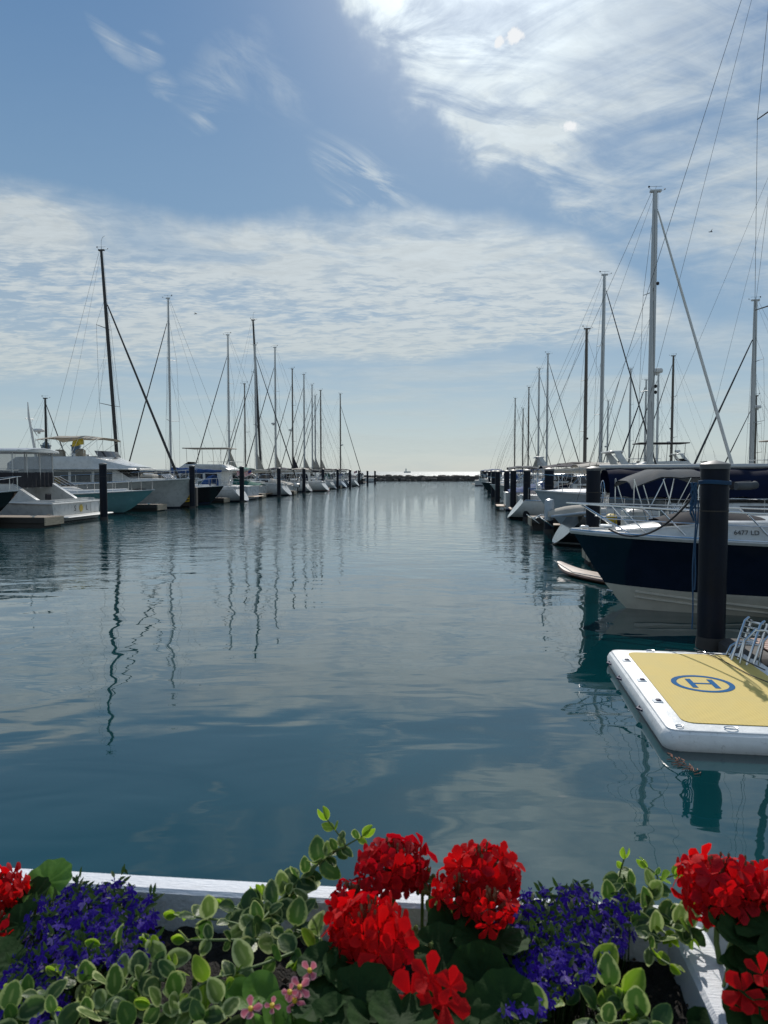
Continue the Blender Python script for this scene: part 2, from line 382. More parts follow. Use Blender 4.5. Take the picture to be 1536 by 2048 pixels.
# ------------------------------------------------------------------ boat building blocks
def lerp(a, b, t): return a + (b - a) * t
class Hull:
    """Lofted hull; local x runs from the stern (0) to the bow (L)."""
    def __init__(s, L, B, fs, fb, kind='power', t0=.75, deep=.45, zb=.12, zs=None, rev=0.0, bowp=2.6, stern=.9):
        s.L, s.B, s.fs, s.fb, s.kind, s.t0, s.deep, s.zb, s.zs, s.rev, s.bowp, s.stern = L, B, fs, fb, kind, t0, deep, zb, zs, rev, bowp, stern
    def sheer(s, t): return lerp(s.fs, s.fb, t ** (1.5 if s.kind == 'power' else 1.8)) - (0 if s.kind == 'power' else .08 * sin(PI * t))
    def hb(s, t):
        if t < .4: return s.B / 2 * lerp(s.stern, 1, sin(PI / 2 * t / .4))
        q = (t - .4) / .6; return s.B / 2 * max(1 - q ** s.bowp, 0) ** (.8 if s.kind == 'power' else .95) + .015
    def keel(s, t):
        sh = s.sheer(t)
        if t > s.t0:
            return -s.deep + (sh + s.deep) * ((t - s.t0) / (1 - s.t0)) ** (1.7 if s.kind == 'power' else 1.35)
        if s.kind != 'power' and t < .3: return lerp(.04, -s.deep, sin(PI / 2 * t / .3))
        return -s.deep
    def y(s, t, z):
        sh, k, b = s.sheer(t), s.keel(t), s.hb(t)
        if z <= k + 1e-6: return 0.0
        if s.kind == 'power':
            zc = max(lerp(.05, sh * .72, t ** 3.2), k); bc = b * lerp(.92, .25, t ** 2.2)
            if z >= zc: return bc + (b - bc) * ((z - zc) / max(sh - zc, 1e-3)) ** lerp(1.0, 1.5, t)
            return bc * ((z - k) / max(zc - k, 1e-3)) ** .9
        q = (sh - z) / (sh - k); return b * max(1 - q ** 2.4, 0) ** .55
    def x(s, t, z):
        return s.L * t + s.rev * max(z, 0) / s.sheer(0) * max(1 - t / .22, 0) ** 1.2
    def edge(s, t, side=1, inset=0.0, dz=0.0):
        z = s.sheer(t); return Vector((s.x(t, z), side * max(s.hb(t) - inset, .0), z + dz))
    def levels(s, t):
        sh, k = s.sheer(t), s.keel(t); zb = s.zb if not s.zs else s.zs(t)
        r = [sh, lerp(sh, zb, .2), lerp(sh, zb, .4), lerp(sh, zb, .6), lerp(sh, zb, .8), zb, zb - .07, lerp(zb - .07, -s.deep, .25), lerp(zb - .07, -s.deep, .55), -s.deep]
        return [max(min(z, sh), k) for z in r]
    def mesh(s, n=22):
        mb = MB(); rs = []
        ts = [1 - (1 - i / n) ** 1.6 for i in range(n + 1)]; ts[-1] = .9995
        for t in ts:
            a = [Vector((s.x(t, z), s.y(t, z), z)) for z in s.levels(t)]
            rs.append(a + [Vector((p.x, -p.y, p.z)) for p in reversed(a)])
        k = len(rs[0]); na = k // 2
        for i in range(n):
            for j in range(k - 1):
                jj = j if j < na else k - 2 - j
                mb.add([rs[i][j], rs[i][j + 1], rs[i + 1][j + 1], rs[i + 1][j]], [(0, 3, 2, 1)], 0 if jj < 5 else (1 if jj < 6 else 2))
        for j in range(na - 1):
            a, b_ = rs[0][j], rs[0][j + 1]; c, d = rs[0][k - 1 - j], rs[0][k - 2 - j]
            mb.add([a, b_, d, c], [(0, 1, 2, 3)], 0 if j < 5 else (1 if j < 6 else 2))
        return mb
    def deck(s, drop=.03, camber=.06, t0=0.0, t1=.995, n=18):
        mb = MB(); rs = []
        for i in range(n + 1):
            t = lerp(t0, t1, i / n); b = max(s.hb(t) - .02, .005); z = s.sheer(t) - drop; x = s.x(t, s.sheer(t))
            rs.append([Vector((x, b * q, z + camber * (1 - q * q) * min(b, 1))) for q in (-1, -.6, -.2, .2, .6, 1)])
        mb.rings(rs, False, False); return mb
    def build(s, root, mats, deckm=None, rub=None, rubr=.03, deckcut=0.0):
        m = s.mesh(); h = weld(m).build('hull', mats, root)
        s.deck(t0=deckcut).build('deck', deckm or GELD, root)
        if rub:
            r = MB()
            for sd in (-1, 1): r.tube([s.edge(t_, sd, -.01, -.03) for t_ in [i / 24 for i in range(25)]], rubr, 6)
            r.tube([s.edge(0, -1, 0, -.03), s.edge(0, 1, 0, -.03)], rubr, 6)
            r.build('rub_rail', rub, root)
        return h
def weld(mb, eps=1e-4):
    d = {}; nv = []; idx = []
    for p in mb.v:
        k = (round(p[0] / eps), round(p[1] / eps), round(p[2] / eps))
        if k not in d: d[k] = len(nv); nv.append(p)
        idx.append(d[k])
    fs = []; ms = []
    for f, m in zip(mb.f, mb.m):
        g_ = []
        for i in f:
            if not g_ or g_[-1] != idx[i]: g_.append(idx[i])
        if len(g_) > 1 and g_[0] == g_[-1]: g_.pop()
        if len(set(g_)) > 2 and len(set(g_)) == len(g_): fs.append(tuple(g_)); ms.append(m)
    mb.v, mb.f, mb.m, mb.a = nv, fs, ms, [0.0] * len(nv); return mb

class Cab:
    """Superstructure lofted along x: stations (x, half width at foot, half width at top, z foot, z top)."""
    def __init__(s, st): s.st = st
    def at(s, x):
        a = s.st[0]
        for b in s.st[1:]:
            if x <= b[0]:
                q = (x - a[0]) / max(b[0] - a[0], 1e-6); return [lerp(i, j, q) for i, j in zip(a, b)]
            a = b
        return s.st[-1]
    def side(s, x, h, sd, off=.006):
        _, wb, wt, z0, z1 = s.at(x); return Vector((x, sd * (lerp(wb, wt, h) + off), lerp(z0, z1, h)))
    def top(s, x, fy, off=.008):
        _, wb, wt, z0, z1 = s.at(x); return Vector((x, fy * wt, z1 + .04 * (1 - fy * fy) + off))
    def mesh(s):
        mb = MB(); rs = []
        for x, wb, wt, z0, z1 in s.st:
            h = z1 - z0; r = min(.07, h * .4, wt * .5)
            half = [(wb, z0), (lerp(wb, wt, .5), z0 + h * .5), (wt, z1 - r), (wt - r * .3, z1 - r * .3), (wt - r, z1), (wt * .4, z1 + .03)]
            rs.append([Vector((x, y, z)) for y, z in half] + [Vector((x, -y, z)) for y, z in reversed(half)])
        mb.rings(rs, True, True); return mb
    def win_side(s, x0, x1, h0, h1, sd, slant=0.0, n=6):
        mb = MB(); vs = []
        for i in range(n + 1):
            x = lerp(x0, x1, i / n)
            vs += [s.side(x, h0, sd), s.side(x + slant * (h1 - h0), h1, sd)]
        if sd > 0: fs = [(2 * i, 2 * i + 1, 2 * i + 3, 2 * i + 2) for i in range(n)]
        else: fs = [(2 * i, 2 * i + 2, 2 * i + 3, 2 * i + 1) for i in range(n)]
        mb.add(vs, fs); return mb
    def win_top(s, x0, x1, f0, f1):
        mb = MB(); mb.add([s.top(x0, f0), s.top(x1, f0), s.top(x1, (f0 + f1) / 2), s.top(x1, f1), s.top(x0, f1), s.top(x0, (f0 + f1) / 2)], [(0, 1, 2, 3, 4, 5)]); return mb

def bimini(root, x0, x1, w, z, zf, canv, frame=STEEL, name='bimini', arch=.16, droop=.14):
    mb = MB(); n, k = 10, 8
    def P(i, j, o):
        x = lerp(x0, x1, i / n); q = -1 + 2 * j / k
        sag = -.05 * abs(sin(PI * 3 * i / n)) - droop * (abs(2 * i / n - 1) ** 3)
        return Vector((x, w * q, z + arch * (1 - q ** 4) * .8 - arch + sag + o))
    for o, fl in ((0.0, 0), (-.025, 1)):
        vs = [P(i, j, o) for i in range(n + 1) for j in range(k + 1)]
        fs = [((i * (k + 1) + j), ((i + 1) * (k + 1) + j), ((i + 1) * (k + 1) + j + 1), (i * (k + 1) + j + 1)) for i in range(n) for j in range(k)]
        if fl: fs = [tuple(reversed(f)) for f in fs]
        mb.add(vs, fs)
    c = mb.build(name + '_canopy' if name != 'bimini' else 'bimini_canopy', canv, root, True, 60)
    xm = (x0 + x1) / 2; d = (x1 - x0)
    for sd in (-1, 1):
        fr = MB()
        base = Vector((xm + .05 * d, sd * w * .98, zf)); b2 = Vector((xm - .25 * d, sd * w * .98, zf + .02))
        for xx in (x0 + .04, xm - .18 * d, xm + .2 * d, x1 - .04):
            fr.tube([base if xx > xm - .3 * d else b2, Vector((xx, sd * w * .99, z - arch - .08))], .014, 5)
        fr.tube([b2, Vector((xm + .1 * d, sd * w, z - arch - .05))], .012, 5)
        fr.tube([Vector((x1 - .04, sd * w * .98, zf)), Vector((x1 - .04, sd * w, z - arch - .1))], .014, 5)
        fr.tube([Vector((x0 + .04, sd * w * .98, zf)), Vector((x0 + .04, sd * w, z - arch - .1))], .014, 5)
        fr.build('bimini_frame', frame, root)
    return c

def rails(root, hull, t0, t1, h=.6, n=6, r=.013, lines=1, inset=.1, name='bow_rail', wire=.004, close=True, mat=STEEL, lean=0.0):
    mb = MB()
    for sd in (-1, 1):
        pts = [hull.edge(lerp(t0, t1, i / 14), sd, inset - lean, h) for i in range(15)]
        mb.tube(pts, r, 6)
        for i in range(n):
            t_ = lerp(t0, t1, i / (n - 1)); mb.tube([hull.edge(t_, sd, inset, -.02), hull.edge(t_, sd, inset - lean, h)], r * .9, 5)
        for k in range(lines):
            mb.tube([hull.edge(lerp(t0, t1, i / 14), sd, inset, h * (k + 1) / (lines + 1)) for i in range(15)], wire, 4)
    if close:
        a, b = hull.edge(t1, 1, inset - lean, h), hull.edge(t1, -1, inset - lean, h)
        mb.tube([a, (a + b) / 2 + Vector((.18, 0, 0)), b], r, 6)
    return mb.build(name, mat, root)

def fender(root, p, r=.13, l=.55, mat=FEND):
    mb = MB(); p = Vector(p)
    mb.lathe(p + Vector((0, 0, -l)), [(.03, 0), (r * .7, .03), (r, .1), (r, l - .1), (r * .7, l - .03), (.03, l), (.03, l + .05)], 10)
    mb.tube([p, p + Vector((0, -.05 if p.y > 0 else .05, .35))], .01, 4)
    mb.build('fender', mat, root)

def radome(root, p, r=.3, mat=MWHT, name='radar_dome'):
    mb = MB(); mb.lathe(p, [(.1, -.18), (.1, -.06), (r * .9, -.04), (r, .02), (r, .1), (r * .85, .17), (r * .3, .2)], 14)
    return mb.build(name, mat, root)

def flag(root, p, w, h, kind='us', droop=.35, name='flag', d=(1, 0, 0)):
    mb = MB(); d = Vector(d); n = 8; vs = []; p = Vector(p)
    for i in range(n + 1):
        for j in range(n + 1):
            q = i / n; vs.append(p + d * (w * q) + Vector((0, .06 * sin(q * 9 + j * .3) * w * 2, -h * j / n - droop * q * w)))
    for i in range(n):
        for j in range(n):
            m_ = 0
            if kind == 'us': m_ = 2 if (i < 4 and j < 4) else (0 if j % 2 == 0 else 1)
            mb.add([vs[i * (n + 1) + j], vs[(i + 1) * (n + 1) + j], vs[(i + 1) * (n + 1) + j + 1], vs[i * (n + 1) + j + 1]], [(0, 1, 2, 3)], m_)
    mats = [RED, WHT, BLUEC] if kind == 'us' else [YEL, YEL, YEL]
    o = weld(mb).build(name, mats, root)
    s_ = MB(); s_.tube([p + Vector((0, 0, .05)), p + Vector((0, 0, -h - .6))], .012, 5); s_.build('flagpole', STEEL, root)
    return o

# ------------------------------------------------------------------ sailing yacht
def sailboat(label, px, pytop, u, bow, group=None, L=11.5, mr=.09, mastm=ALU, rake=0.0, furl=WIRED, fr=.035, cover=CBEI, hm=None,
             dome=0.0, lights=(), tall=None, spread=2, canopy=None, dod=None, flagk=None, domeside=0, near=False, stripe=STRIPE, fdeck=None, jfrac=.96, genoa=None, xm_=None, ant=False, wr=.0085):
    v = v_of(px, u); mp = UV(u, v); xm = xm_ or L * .6; th = -AZ if bow > 0 else PI - AZ
    dirv = Vector((cos(th), sin(th), 0)); base = mp - dirv * xm
    Ht = z_of(pytop, mp.y) if tall is None else tall
    root = thing('sailboat', label, 'sailboat', base, th, group)
    B = L * .3; fs, fb = .95 + L * .012, 1.2 + L * .02
    hu = Hull(L, B, fs, fb, 'sail', .8, .5, .14, None, rev=.9 if L > 9 else .4, bowp=1.9, stern=.74)
    hu.build(root, [hm or GEL, stripe, ANTI], GELD, STEEL if near else GELD, .022)
    q = B * .28
    cab = Cab([(L * .28, q * 1.05, q * .98, fs - .05, fs + .42), (L * .5, q * 1.05, q * .95, fs - .05, fs + .44), (L * .66, q * .9, q * .75, fs, fs + .36), (L * .78, q * .5, q * .3, fs + .05, fs + .14)])
    cab.mesh().build('coachroof', GEL, root)
    wm = MB()
    for sd in (-1, 1):
        for a, b in ((.32, .42), (.45, .55), (.57, .63)): s_ = cab.win_side(L * a, L * b, .35, .8, sd, -.15); wm.add(s_.v, s_.f)
    wm.build('cabin_windows', GLASS, root)
    ck = MB(); ck.box((L * .16, B * .22, fs + .1), (L * .2, .12, .26), bev=.03); ck.box((L * .16, -B * .22, fs + .1), (L * .2, .12, .26), bev=.03)
    ck.build('cockpit_coaming', GEL, root)
    wh = MB(); c0 = Vector((L * .13, 0, fs + .75))
    wh.tube([c0 + Vector((0, .42 * cos(a * PI / 8), .42 * sin(a * PI / 8))) for a in range(17)], .018, 5)
    for a in range(6): wh.tube([c0, c0 + Vector((0, .42 * cos(a * PI / 3), .42 * sin(a * PI / 3)))], .008, 4)
    wh.box(c0 + Vector((.14, 0, -.4)), (.2, .22, .85), bev=.04); wh.build('steering_wheel', STEEL, root)
    # mast, leaning aft by rake
    zd = fs + .42; rk = tan(R(rake)); top = Vector((xm - rk * (Ht - zd), 0, Ht))
    def mp_(f): return Vector((xm, 0, zd - .1)).lerp(top, f)
    ms = MB(); ms.tube([mp_(i / 6) for i in range(7)], [mr * 1.0] * 4 + [mr * .95, mr * .85, mr * .7], 10)
    ms.box(top + Vector((.02, 0, .02)), (mr * 3.4, mr * 1.2, .1))
    mast = ms.build('mast', mastm, root)
    vane = MB(); vane.tube([top, top + Vector((.05, 0, .28))], .008, 4); vane.tube([top + Vector((-.3, 0, .26)), top + Vector((.35, 0, .26))], .008, 4)
    vane.tube([top + Vector((.5, .02, .08)), top, top + Vector((-.35, 0, .2))], .007, 4); vane.ball(top + Vector((.5, .02, .12)), .04, 6)
    vane.box(top + Vector((-.32, 0, .26)), (.09, .012, .09))
    if ant: vane.tube([top, top + Vector((.02, 0, .7)), top + Vector((.12, 0, .95)), top + Vector((.3, 0, 1.05))], .012, 4)
    vane.build('wind_vane', WIRED, mast)
    tips = []
    for k in range(spread):
        sp = MB()
        f = (k + 1) / (spread + 1) * .98 + .02; p = mp_(f); wsp = B * .42 * (1 - .28 * k)
        for sd in (-1, 1):
            tip = p + Vector((-.25, sd * wsp, .08)); sp.tube([p, tip], [.03, .02], 5)
        tips.append((p, wsp)); sp.build('spreader', mastm, mast)
    rg = MB(); chx = xm - .15; chain = B * .46; hound = mp_(jfrac)
    for sd in (-1, 1):
        path = [Vector((chx, sd * chain, fs))] + [p + Vector((-.25, sd * wsp, .08)) for p, wsp in tips] + [hound]
        for a, b in zip(path, path[1:]): rg.tube([a, b], wr, 4)
        if tips: rg.tube([Vector((chx + .1, sd * (chain - .15), fs)), tips[0][0]], wr * .8, 4)
        for (p, wsp), (p2, _) in zip(tips, tips[1:]): rg.tube([p + Vector((-.25, sd * wsp, .08)), p2], wr * .7, 4)
    split = Vector((L * .12, 0, fs + 2.6)).lerp(top, .12)
    rg.tube([top + Vector((-mr, 0, 0)), split], wr, 4)
    for sd in (-1, 1): rg.tube([split, Vector((.9, sd * B * .28, fs))], wr, 4)
    rg.tube([hound, Vector((L - .25, 0, fb))], wr, 4)
    bz = zd + 1.0; boomL = xm * .66; be = Vector((xm - boomL, 0, bz + .05))
    rg.tube([top, be], wr * .7, 4); rg.tube([mp_(.6), be + Vector((boomL * .45, 0, .15))], wr * .5, 4); rg.tube([mp_(.6), be + Vector((boomL * .1, 0, .15))], wr * .5, 4)
    rg.tube([top + Vector((mr, .05, -.1)), Vector((xm + .2, .12, zd))], wr * .7, 4)
    rg.build('rigging', WIRE, root)
    if furl:
        a, b = Vector((L - .3, 0, fb + .35)), hound.lerp(Vector((L - .3, 0, fb)), .035)
        nn = 14; fm = MB(); fm.tube([a.lerp(b, i / nn) for i in range(nn + 1)], [fr * (.55 + .75 * (1 - i / nn) ** .7) * (1 + .06 * sin(i * 2.1)) for i in range(nn + 1)], 7)
        fm.lathe(Vector((L - .3, 0, fb + .12)), [(.02, 0), (.11, .02), (.04, .06), (.04, .12), (.11, .16), (.02, .2)], 8)
        fm.build('furled_jib', furl, root)
    if genoa:                                # a sail flaked at the foot of the mast
        tri = MB(); a = Vector((xm - .1, .02, bz + .15))
        tri.prism([a, a + Vector((0, 0, 2.2)), a + Vector((-.85, 0, .25))], (0, .06, 0)); tri.build('mainsail_luff', genoa, root)
    bo = MB(); bo.tube([Vector((xm - mr, 0, bz)), be], .075, 8); bo.tube([Vector((xm, 0, zd + .1)), Vector((xm - boomL * .32, 0, bz))], .03, 5); bo.build('boom', mastm if mastm is not MBLK else ALU, root)
    if cover:
        cv = MB(); n = 14
        cv.tube([Vector((xm - .1 - (boomL - .1) * i / n, 0, bz + .2 - .1 * i / n + .015 * sin(i * 2))) for i in range(n + 1)],
                [(.10 + .17 * (1 - i / n) ** .8) * (1 + .08 * sin(i * 1.9)) for i in range(n + 1)], 9)
        cv.build('sail_cover', cover, root)
    if dod:
        db = MB(); rs = []
        for i in range(7):
            q_ = i / 6; x = L * .26 + L * .1 * q_; hh = .95 * (1 - (q_) ** 2.2) + .02; ww = B * .3
            rs.append([Vector((x, ww * cos(a), fs + .25 + hh * sin(a) ** .7)) for a in [PI * k / 10 for k in range(11)]])
        db.rings(rs, False, False); db.rings([[p - Vector((.02, 0, .02)) for p in reversed(r_)] for r_ in rs], False, False)
        db.build('sprayhood', dod, root)
    if canopy: bimini(root, L * .02, L * .22, B * .34, fs + 2.0, fs + .1, canopy)
    rails(root, hu, .82, .985, .62, 3, .013, 1, .08, 'pulpit')
    rails(root, hu, .02, .14, .62, 3, .013, 1, .08, 'pushpit', close=False)
    rails(root, hu, .14, .82, .6, 7, .007, 1, .08, 'lifelines', close=False)
    if dome:
        p = mp_(dome); dd = Vector((.32 if domeside >= 0 else -.32, 0, 0))
        br = MB(); br.tube([p, p + dd], .03, 5); br.build('radar_bracket', mastm, mast); radome(mast, p + dd + Vector((0, 0, .12)), .27)
    if lights:
        lm = MB()
        for f in lights: lm.ball(mp_(f) + Vector((mr + .06, 0, 0)), .09, 6, sc=(1, .8, 1.2))
        lm.build('mast_lights', RUB, mast)
    fender(root, hu.edge(.45, -1, -.1, -.35)); fender(root, hu.edge(.7, 1, -.1, -.35))
    if flagk: flag(root, Vector((.4, 0, fs + 1.7)), .6, .4, flagk)
    return root, hu, mast

# ------------------------------------------------------------------ motor boats
def place(px, v, bow, z=0.0, L=0.0):
    """root such that the end nearest the channel sits at photo column px, v metres up the channel."""
    k = (px - 768) / FPX * cos(PT)
    u = v * (k * cos(AZ) - sin(AZ)) / (cos(AZ) + k * sin(AZ))
    th = -AZ if bow > 0 else PI - AZ
    return u, th
def motorboat(label, px, v, side, bowout, L=9.5, B=3.1, fs=.95, fb=1.45, hm=None, cat='motorboat', name='motorboat', cabin='express', fly=False, arch=False, bim=None, bimz=None, rad=False,
              canvas=None, group=None, hmats=None, hard=None, outboard=0, twist=0.0, mastf=False, flagk=None, t0=.75, rub=GEL, winmat=GLASS):
    """side -1: left row of slips, +1: right row; bowout: the bow points into the channel"""
    k = (px - 768) / FPX * cos(PT); u = v * (k * cos(AZ) - sin(AZ)) / (cos(AZ) + k * sin(AZ))
    outd = -side                               # direction of the channel along u
    bowdir = outd if bowout else -outd
    th = (-AZ if bowdir > 0 else PI - AZ) + twist
    tip = UV(u, v); dirv = Vector((cos(th), sin(th), 0))
    base = tip - dirv * L if bowout else tip
    root = thing(name, label, cat, base, th, group)
    hu = Hull(L, B, fs, fb, 'power', t0, .5, .13)
    hu.build(root, hmats or [hm or GEL, STRIPE, ANTI], GELD, rub, .035)
    q = B * .5
    if cabin == 'express':
        c = Cab([(L * .33, q * .72, q * .68, fs, fs + .75), (L * .5, q * .74, q * .66, fs, fs + .78), (L * .6, q * .7, q * .5, fs + .05, fs + .42), (L * .86, q * .3, q * .1, fb - .2, fb + .02)])
        c.mesh().build('cabin', GEL, root)
        w = MB()
        for sd in (-1, 1):
            for a, b in ((.36, .46), (.49, .57)): s_ = c.win_side(L * a, L * b, .45, .85, sd); w.add(s_.v, s_.f)
        w.build('cabin_windows', winmat, root)
        ws = MB(); zt = fs + .76
        f1 = [Vector((L * .54, y_ * q * .62, zt - .06)) for y_ in (-1, -.5, 0, .5, 1)]; f2 = [Vector((L * .46, y_ * q * .56, zt + .5)) for y_ in (-1, -.5, 0, .5, 1)]
        ws.rings([f1, f2], False, False); ws.rings([[p + Vector((-.02, 0, 0)) for p in reversed(f1)], [p + Vector((-.02, 0, 0)) for p in reversed(f2)]], False, False)
        for sd, y_ in ((-1, 0), (1, 4)):
            a, b = f1[y_], f2[y_]; ws.prism([a, b, Vector((L * .36, b.y, zt + .42)), Vector((L * .33, a.y, zt))], (0, -.02 * sd, 0))
        ws.build('windshield', winmat, root)
        wf = MB(); wf.tube([Vector((L * .36, f2[0].y, zt + .44))] + f2 + [Vector((L * .36, f2[4].y, zt + .44))], .022, 5)
        for a, b in zip(f1, f2): wf.tube([a, b], .018, 5)
        wf.build('windshield_frame', STEEL, root)
    elif cabin == 'house':
        c = Cab([(L * .2, q * .8, q * .74, fs, fs + 1.35), (L * .5, q * .8, q * .74, fs, fs + 1.38), (L * .6, q * .74, q * .55, fs, fs + .62), (L * .85, q * .36, q * .14, fb - .15, fb + .06)])
        c.mesh().build('cabin', GEL, root)
        w = MB()
        for sd in (-1, 1):
            for a, b in ((.23, .32), (.34, .43), (.45, .51)): s_ = c.win_side(L * a, L * b, .45, .85, sd, .1); w.add(s_.v, s_.f)
            s_ = c.win_side(L * .62, L * .74, .35, .75, sd); w.add(s_.v, s_.f)
        for a, b in ((-.95, -.35), (-.3, .3), (.35, .95)):
            s_ = c.win_top(L * .515, L * .585, a, b); w.add(s_.v, s_.f)
        w.build('cabin_windows', winmat, root)
    if fly:
        zf = fs + 1.4
        fl = Cab([(L * .14, q * .78, q * .84, zf, zf + .12), (L * .22, q * .78, q * .84, zf, zf + .58), (L * .48, q * .78, q * .8, zf, zf + .62), (L * .57, q * .62, q * .5, zf + .02, zf + .1)])
        fl.mesh().build('flybridge', GEL, root)
        fw = MB(); a = [Vector((L * .5, y_ * q * .6, zf + .58)) for y_ in (-1, 0, 1)]; b = [Vector((L * .46, y_ * q * .6, zf + .85)) for y_ in (-1, 0, 1)]
        fw.rings([a, b], False, False); fw.rings([list(reversed([p - Vector((.015, 0, 0)) for p in a])), list(reversed([p - Vector((.015, 0, 0)) for p in b]))], False, False)
        fw.build('wind_deflector', winmat, root)
        rl = MB()
        for sd in (-1, 1):
            rl.tube([Vector((L * .1, sd * q * .8, zf + .85)), Vector((L * .3, sd * q * .8, zf + .85))], .014, 5)
            for f in (.1, .16, .22, .3): rl.tube([Vector((L * f, sd * q * .8, zf)), Vector((L * f, sd * q * .8, zf + .85))], .012, 5)
        rl.tube([Vector((L * .1, -q * .8, zf + .85)), Vector((L * .1, q * .8, zf + .85))], .014, 5); rl.build('flybridge_rail', STEEL, root)
    if arch:
        am = MB(); za = fs + (1.35 if not fly else 2.0); hh = 1.0
        for sd in (-1, 1): am.prism([(L * .31, sd * q * .84, za - .5), (L * .35, sd * q * .84, za - .5), (L * .25, sd * q * .7, za + hh), (L * .222, sd * q * .7, za + hh)], (0, -.1 * sd, 0))
        am.box((L * .235, 0, za + hh), (L * .06, q * 1.4, .08), bev=.03); am.build('radar_arch', GEL, root)
        if rad: radome(root, Vector((L * .235, 0, za + hh + .24)), .3)
    if bim:
        z_ = bimz or (fs + (3.5 if fly else 2.0)); bimini(root, L * .14, L * (.5 if fly else .44), q * .8, z_, fs + (1.6 if fly else .5), bim)
    if canvas:
        cm = MB(); rs = []
        for i in range(9):
            x = L * lerp(.02, .36, i / 8); hh = lerp(.12, .75, (i / 8) ** .8) + .03 * sin(i * 2.2)
            rs.append([Vector((x, q * .9 * s_, fs + hh * (1 - abs(s_) ** 3) + .03)) for s_ in (-1, -.75, -.4, 0, .4, .75, 1)])
        cm.rings(rs, False, False); cm.build('cockpit_cover', canvas, root)
    if hard:
        hm_ = MB(); zz_ = fs + (2.05 if not fly else 3.5)
        hm_.box((L * .33, 0, zz_), (L * .34, q * 1.5, .09), bev=.04)
        for sd in (-1, 1):
            for f in (.2, .34, .46): hm_.tube([(L * f, sd * q * .72, fs + (.5 if not fly else 1.5)), (L * (f + .01), sd * q * .68, zz_)], .02, 5)
        hm_.build('hardtop', hard, root)
    for k_ in range(outboard):
        om = MB(); y_ = (k_ - (outboard - 1) / 2) * .6
        om.box((-.35, y_, .95), (.55, .38, .5), bev=.1); om.box((-.3, y_, .35), (.22, .16, .8), bev=.04); om.box((-.12, y_, .75), (.3, .2, .3))
        om.build('outboard_motor', MBLK if k_ % 2 == 0 else GEL, root)
    if mastf:
        mm = MB(); mm.tube([(L * .3, 0, fs + 1.3), (L * .27, 0, fs + 4.2)], .05, 6); mm.tube([(L * .27, -.5, fs + 3.7), (L * .27, .5, fs + 3.7)], .02, 5); mm.build('signal_mast', MWHT, root)
    rails(root, hu, .5, .99, .6, 7, .014, 0, .12)
    fender(root, hu.edge(.3, 1, -.12, -.25)); fender(root, hu.edge(.3, -1, -.12, -.25))
    if flagk: flag(root, Vector((.15, 0, fs + 1.5)), .7, .45, flagk)
    sw = MB(); sw.box((-.28, 0, .28), (.6, B * .8, .07), bev=.03)
    if not outboard and not name == 'tender': sw.build('swim_platform', TEAK, root)
    return root, hu

# ------------------------------------------------------------------ piles and docks
def ordn(i): return ['first', 'second', 'third', 'fourth', 'fifth', 'sixth', 'seventh', 'eighth', 'ninth', 'tenth', 'eleventh', 'twelfth', 'thirteenth'][i]
PILEPROTO = []
def pile(px, pybot, pytop, label, r=.195, cone=True, group='mooring piles along the channel'):
    p = G(px, pybot, 0); zt = z_of(pytop, p.y)
    root = thing('mooring_pile', label, 'mooring pile', (p.x, p.y, 0), rnd.uniform(0, 3), group)
    m = MB(); m.lathe((0, 0, -2), [(r, 0), (r, 2.0 + zt - .1)], 22); m.build('pile_shaft', PILE, root)
    c = MB(); c.lathe((0, 0, zt - .1), [(r + .012, -.03), (r + .015, .04), (r * .92, .055), (r * .45, .08), (.02, .095)], 22); c.build('pile_cap', PCAP, root)
    b = MB(); b.lathe((0, 0, zt - .75), [(r + .001, 0), (r + .006, .0), (r + .006, .02), (r + .001, .02)], 22); b.build('pile_band', DOCKS, root)
    g_ = MB(); g_.lathe((0, 0, -.25), [(r + .001, 0), (r + .012, .03), (r + .014, .3), (r + .001, .42)], 22); g_.build('waterline_growth', DOCKS, root)
    return root
def finger(px, v, side, label, L=12, W=1.1, top=.42, group='finger docks'):
    k = (px - 768) / FPX * cos(PT); u = v * (k * cos(AZ) - sin(AZ)) / (cos(AZ) + k * sin(AZ))
    root = thing('finger_dock', label, 'dock', UV(u, v), PI - AZ if side < 0 else -AZ, group)     # local x runs away from the channel
    a = MB(); a.box((L / 2, 0, top - .03), (L, W, .06)); a.build('dock_boards', DOCKW, root)
    b = MB(); b.box((L / 2 + .02, 0, .12), (L - .06, W - .1, .55)); b.build('float', DOCKS, root)
    c = MB(); c.box((-.03, 0, top - .2), (.06, W + .06, .36)); c.build('end_fascia', DOCKE, root)
    e = MB()
    for sd in (-1, 1): e.box((L / 2, sd * (W / 2 + .02), top - .14), (L, .04, .24))
    e.build('side_fascia', DOCKS, root)
    cl = MB()
    for x in (.6, L * .5):
        for sd in (-1, 1):
            cl.box((x, sd * (W / 2 - .1), top + .02), (.1, .05, .05)); cl.tube([(x - .14, sd * (W / 2 - .1), top + .07), (x + .14, sd * (W / 2 - .1), top + .07)], .018, 5)
    cl.build('cleat', STEEL, root)
    return root
def absorb(t_, root):
    a = Matrix.Translation(t_.location) @ t_.rotation_euler.to_matrix().to_4x4(); b = Matrix.Translation(root.location) @ root.rotation_euler.to_matrix().to_4x4()
    m_ = b.inverted() @ a
    for ch in [o for o in C.objects if o.parent is t_]: ch.parent = root; ch.matrix_basis = m_ @ ch.matrix_basis
    bpy.data.objects.remove(t_)
